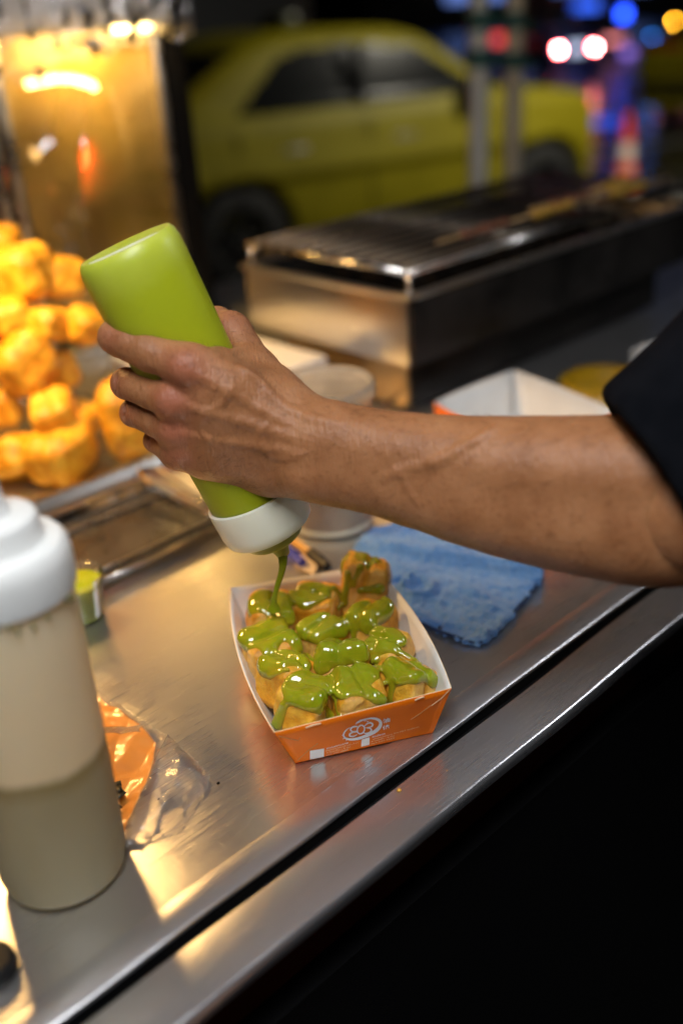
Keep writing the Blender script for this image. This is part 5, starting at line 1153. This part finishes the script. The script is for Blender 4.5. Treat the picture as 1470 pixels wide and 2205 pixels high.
# far three-wheeler with brake lights on, and shop signs down the street
RL = emis('brake_light', (1, .06, .05), 170.0); WLm = emis('brake_light_core', (1, .62, .66), 130.0); BLU = emis('blue_neon', (.02, .08, 1), 9.0); BL2 = emis('light_blue_neon', (.02, .24, 1), 9.0); PAL = emis('pale_plate_glow', (.45, .55, .75), 1.6); AMB = emis('amber_lamp', (1, .45, .02), 150.0); REDS = emis('red_lamp', (1, .03, .03), 230.0)
tk = D(1238, 104, 20.0); tuk = thing('motor_tricycle', 'far three-wheeled taxi with bright brake lights on the wet street', 'tricycle', (tk[0], tk[1], ROAD), .12)
mb = MB(); mb.box((0, .9, .62), (.52, .95, .32), bev=.08); mb.build('car_body', mat('blue_paint', (.03, .05, .22), .35), tuk, True, False)
mb = MB(); mb.box((0, .8, 1.62), (.56, .9, .05), bev=.04); mb.build('roof', mat('roof_vinyl', (.10, .03, .03), .5), tuk, True, False)
for sx_2 in (-.5, .5):
    for yy in (.02, 1.5): mb = MB(); mb.tube([(sx_2, yy, .9), (sx_2, yy+.02, 1.6)], .025, 8); mb.build('roof_pole', M['alu'], tuk, True, False)
    mb = MB(); mb.lathe([(.10, -.05), (.23, -.06), (.25, 0), (.23, .06), (.10, .05)], (sx_2*.96, .35, .25), (1, 0, 0), 24); mb.build('wheel', M['tyre'], tuk, True, False)
mb = MB(); mb.lathe([(.10, -.05), (.23, -.06), (.25, 0), (.23, .06), (.10, .05)], (0, 2.1, .25), (1, 0, 0), 24); mb.build('wheel', M['tyre'], tuk, True, False)
mb = MB(); mb.box((0, -.07, .64), (.16, .01, .09)); mb.build('glowing_plate', PAL, tuk, False, False)  # plate glows by itself, for the pale glow between the brake lights
for dx in (-.37, .37):
    mb = MB(); mb.lathe([(.0005, .035), (.03, .03), (.045, 0)], (dx, -.06, tk[2]-ROAD), (0, -1, 0), 16); lo_ = mb.build('brake_light', RL, tuk, True, False)
    mb = MB(); mb.lathe([(.0005, .012), (.022, .008), (.026, 0)], (dx, -.092, tk[2]-ROAD), (0, -1, 0), 16); mb.build('lamp_core', WLm, lo_, True, False)
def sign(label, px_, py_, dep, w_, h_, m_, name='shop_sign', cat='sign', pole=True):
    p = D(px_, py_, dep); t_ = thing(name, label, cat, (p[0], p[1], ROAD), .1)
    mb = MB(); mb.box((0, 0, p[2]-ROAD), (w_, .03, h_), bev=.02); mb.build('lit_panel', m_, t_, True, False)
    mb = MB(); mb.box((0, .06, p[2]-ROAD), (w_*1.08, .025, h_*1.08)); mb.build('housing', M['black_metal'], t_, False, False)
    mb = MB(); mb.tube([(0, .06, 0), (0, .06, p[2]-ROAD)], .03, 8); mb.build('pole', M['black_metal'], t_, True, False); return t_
sign('far red lamp left of the brake lights', 1178, 74, 23, .055, .055, REDS, 'road_lamp', 'lamp')
sign('far deep blue neon sign at the top of the frame', 1342, 30, 24, .11, .11, BLU)
sign('far light blue neon sign near the right edge', 1404, 95, 22, .09, .16, BL2)
sign('far dim blue sign top centre of the far street', 1262, 12, 27, .40, .12, emis('dim_blue', (.02, .07, .5), 3.0))
sign('far dim pinkish shop sign behind the brake lights', 1322, 86, 26, .26, .07, emis('dim_pink', (.55, .16, .16), 3.0))
sign('far dim violet shop sign under the pink one', 1350, 112, 27, .18, .10, emis('dim_violet', (.14, .08, .35), 3.0))
sign('amber far signal lamp at the right edge', 1453, 50, 22, .05, .05, AMB, 'road_lamp', 'lamp'); sign('red far signal lamp at the right edge', 1446, 84, 22, .045, .045, emis('red_signal', (1, .06, .04), 130.0), 'road_lamp', 'lamp')
sign('far dim red sign between the steel posts', 1072, 85, 22, .14, .10, emis('dim_red', (.6, .05, .03), 2.0))
sign('added low blue glow standing in for a reflection on the wet street', 1300, 262, 11.2, .16, .05, emis('low_blue_glow', (.02, .07, .6), .9), 'shop_sign', 'sign')  # added glowing panel imitates a blue reflection on the road
# far building closing the street
fb = thing('office_building', 'far dark office building at the end of the street', 'building', (*D(1290, 60, 60)[:2], ROAD), -.15)
mb = MB(); mb.box((0, 5, 10), (14, 5, 10)); mb.build('wall', M['wall_dark'], fb, False, False)
lw = emis('lit_window', (.12, .20, .55), 1.2); dw = mat('dark_window', (.02, .02, .03), .2)
for i in range(-6, 7):
    for j in range(5):
        mb = MB(); mb.box((i*2.1, -.04, 2.2+j*2.2), (.8, .035, .65)); mb.build('window', lw if RNG.random() < .3 else dw, fb, False, False)
# street lamp over the taxi, out of the frame
SLP = road_pt(3.2, -2.2, PAVE)
stl = thing('street_lamp', 'street lamp on a pole beyond the right edge, across from the taxi', 'street lamp', SLP, hv)
mb = MB(); mb.tube([(0, 0, 0), (0, 0, 3.0), (0, .2, 3.2), (0, .5, 3.28)], .05, 12); mb.build('pole', M['alu'], stl, True, False)
mb = MB(); mb.box((0, .6, 3.28), (.13, .3, .05), bev=.03); mb.build('lamp_head', M['alu'], stl, True, False)
area('street_light', (0, .6, 3.21), .24, .5, 215, (1, .93, .76), stl, (math.radians(46), math.radians(-12), 0))
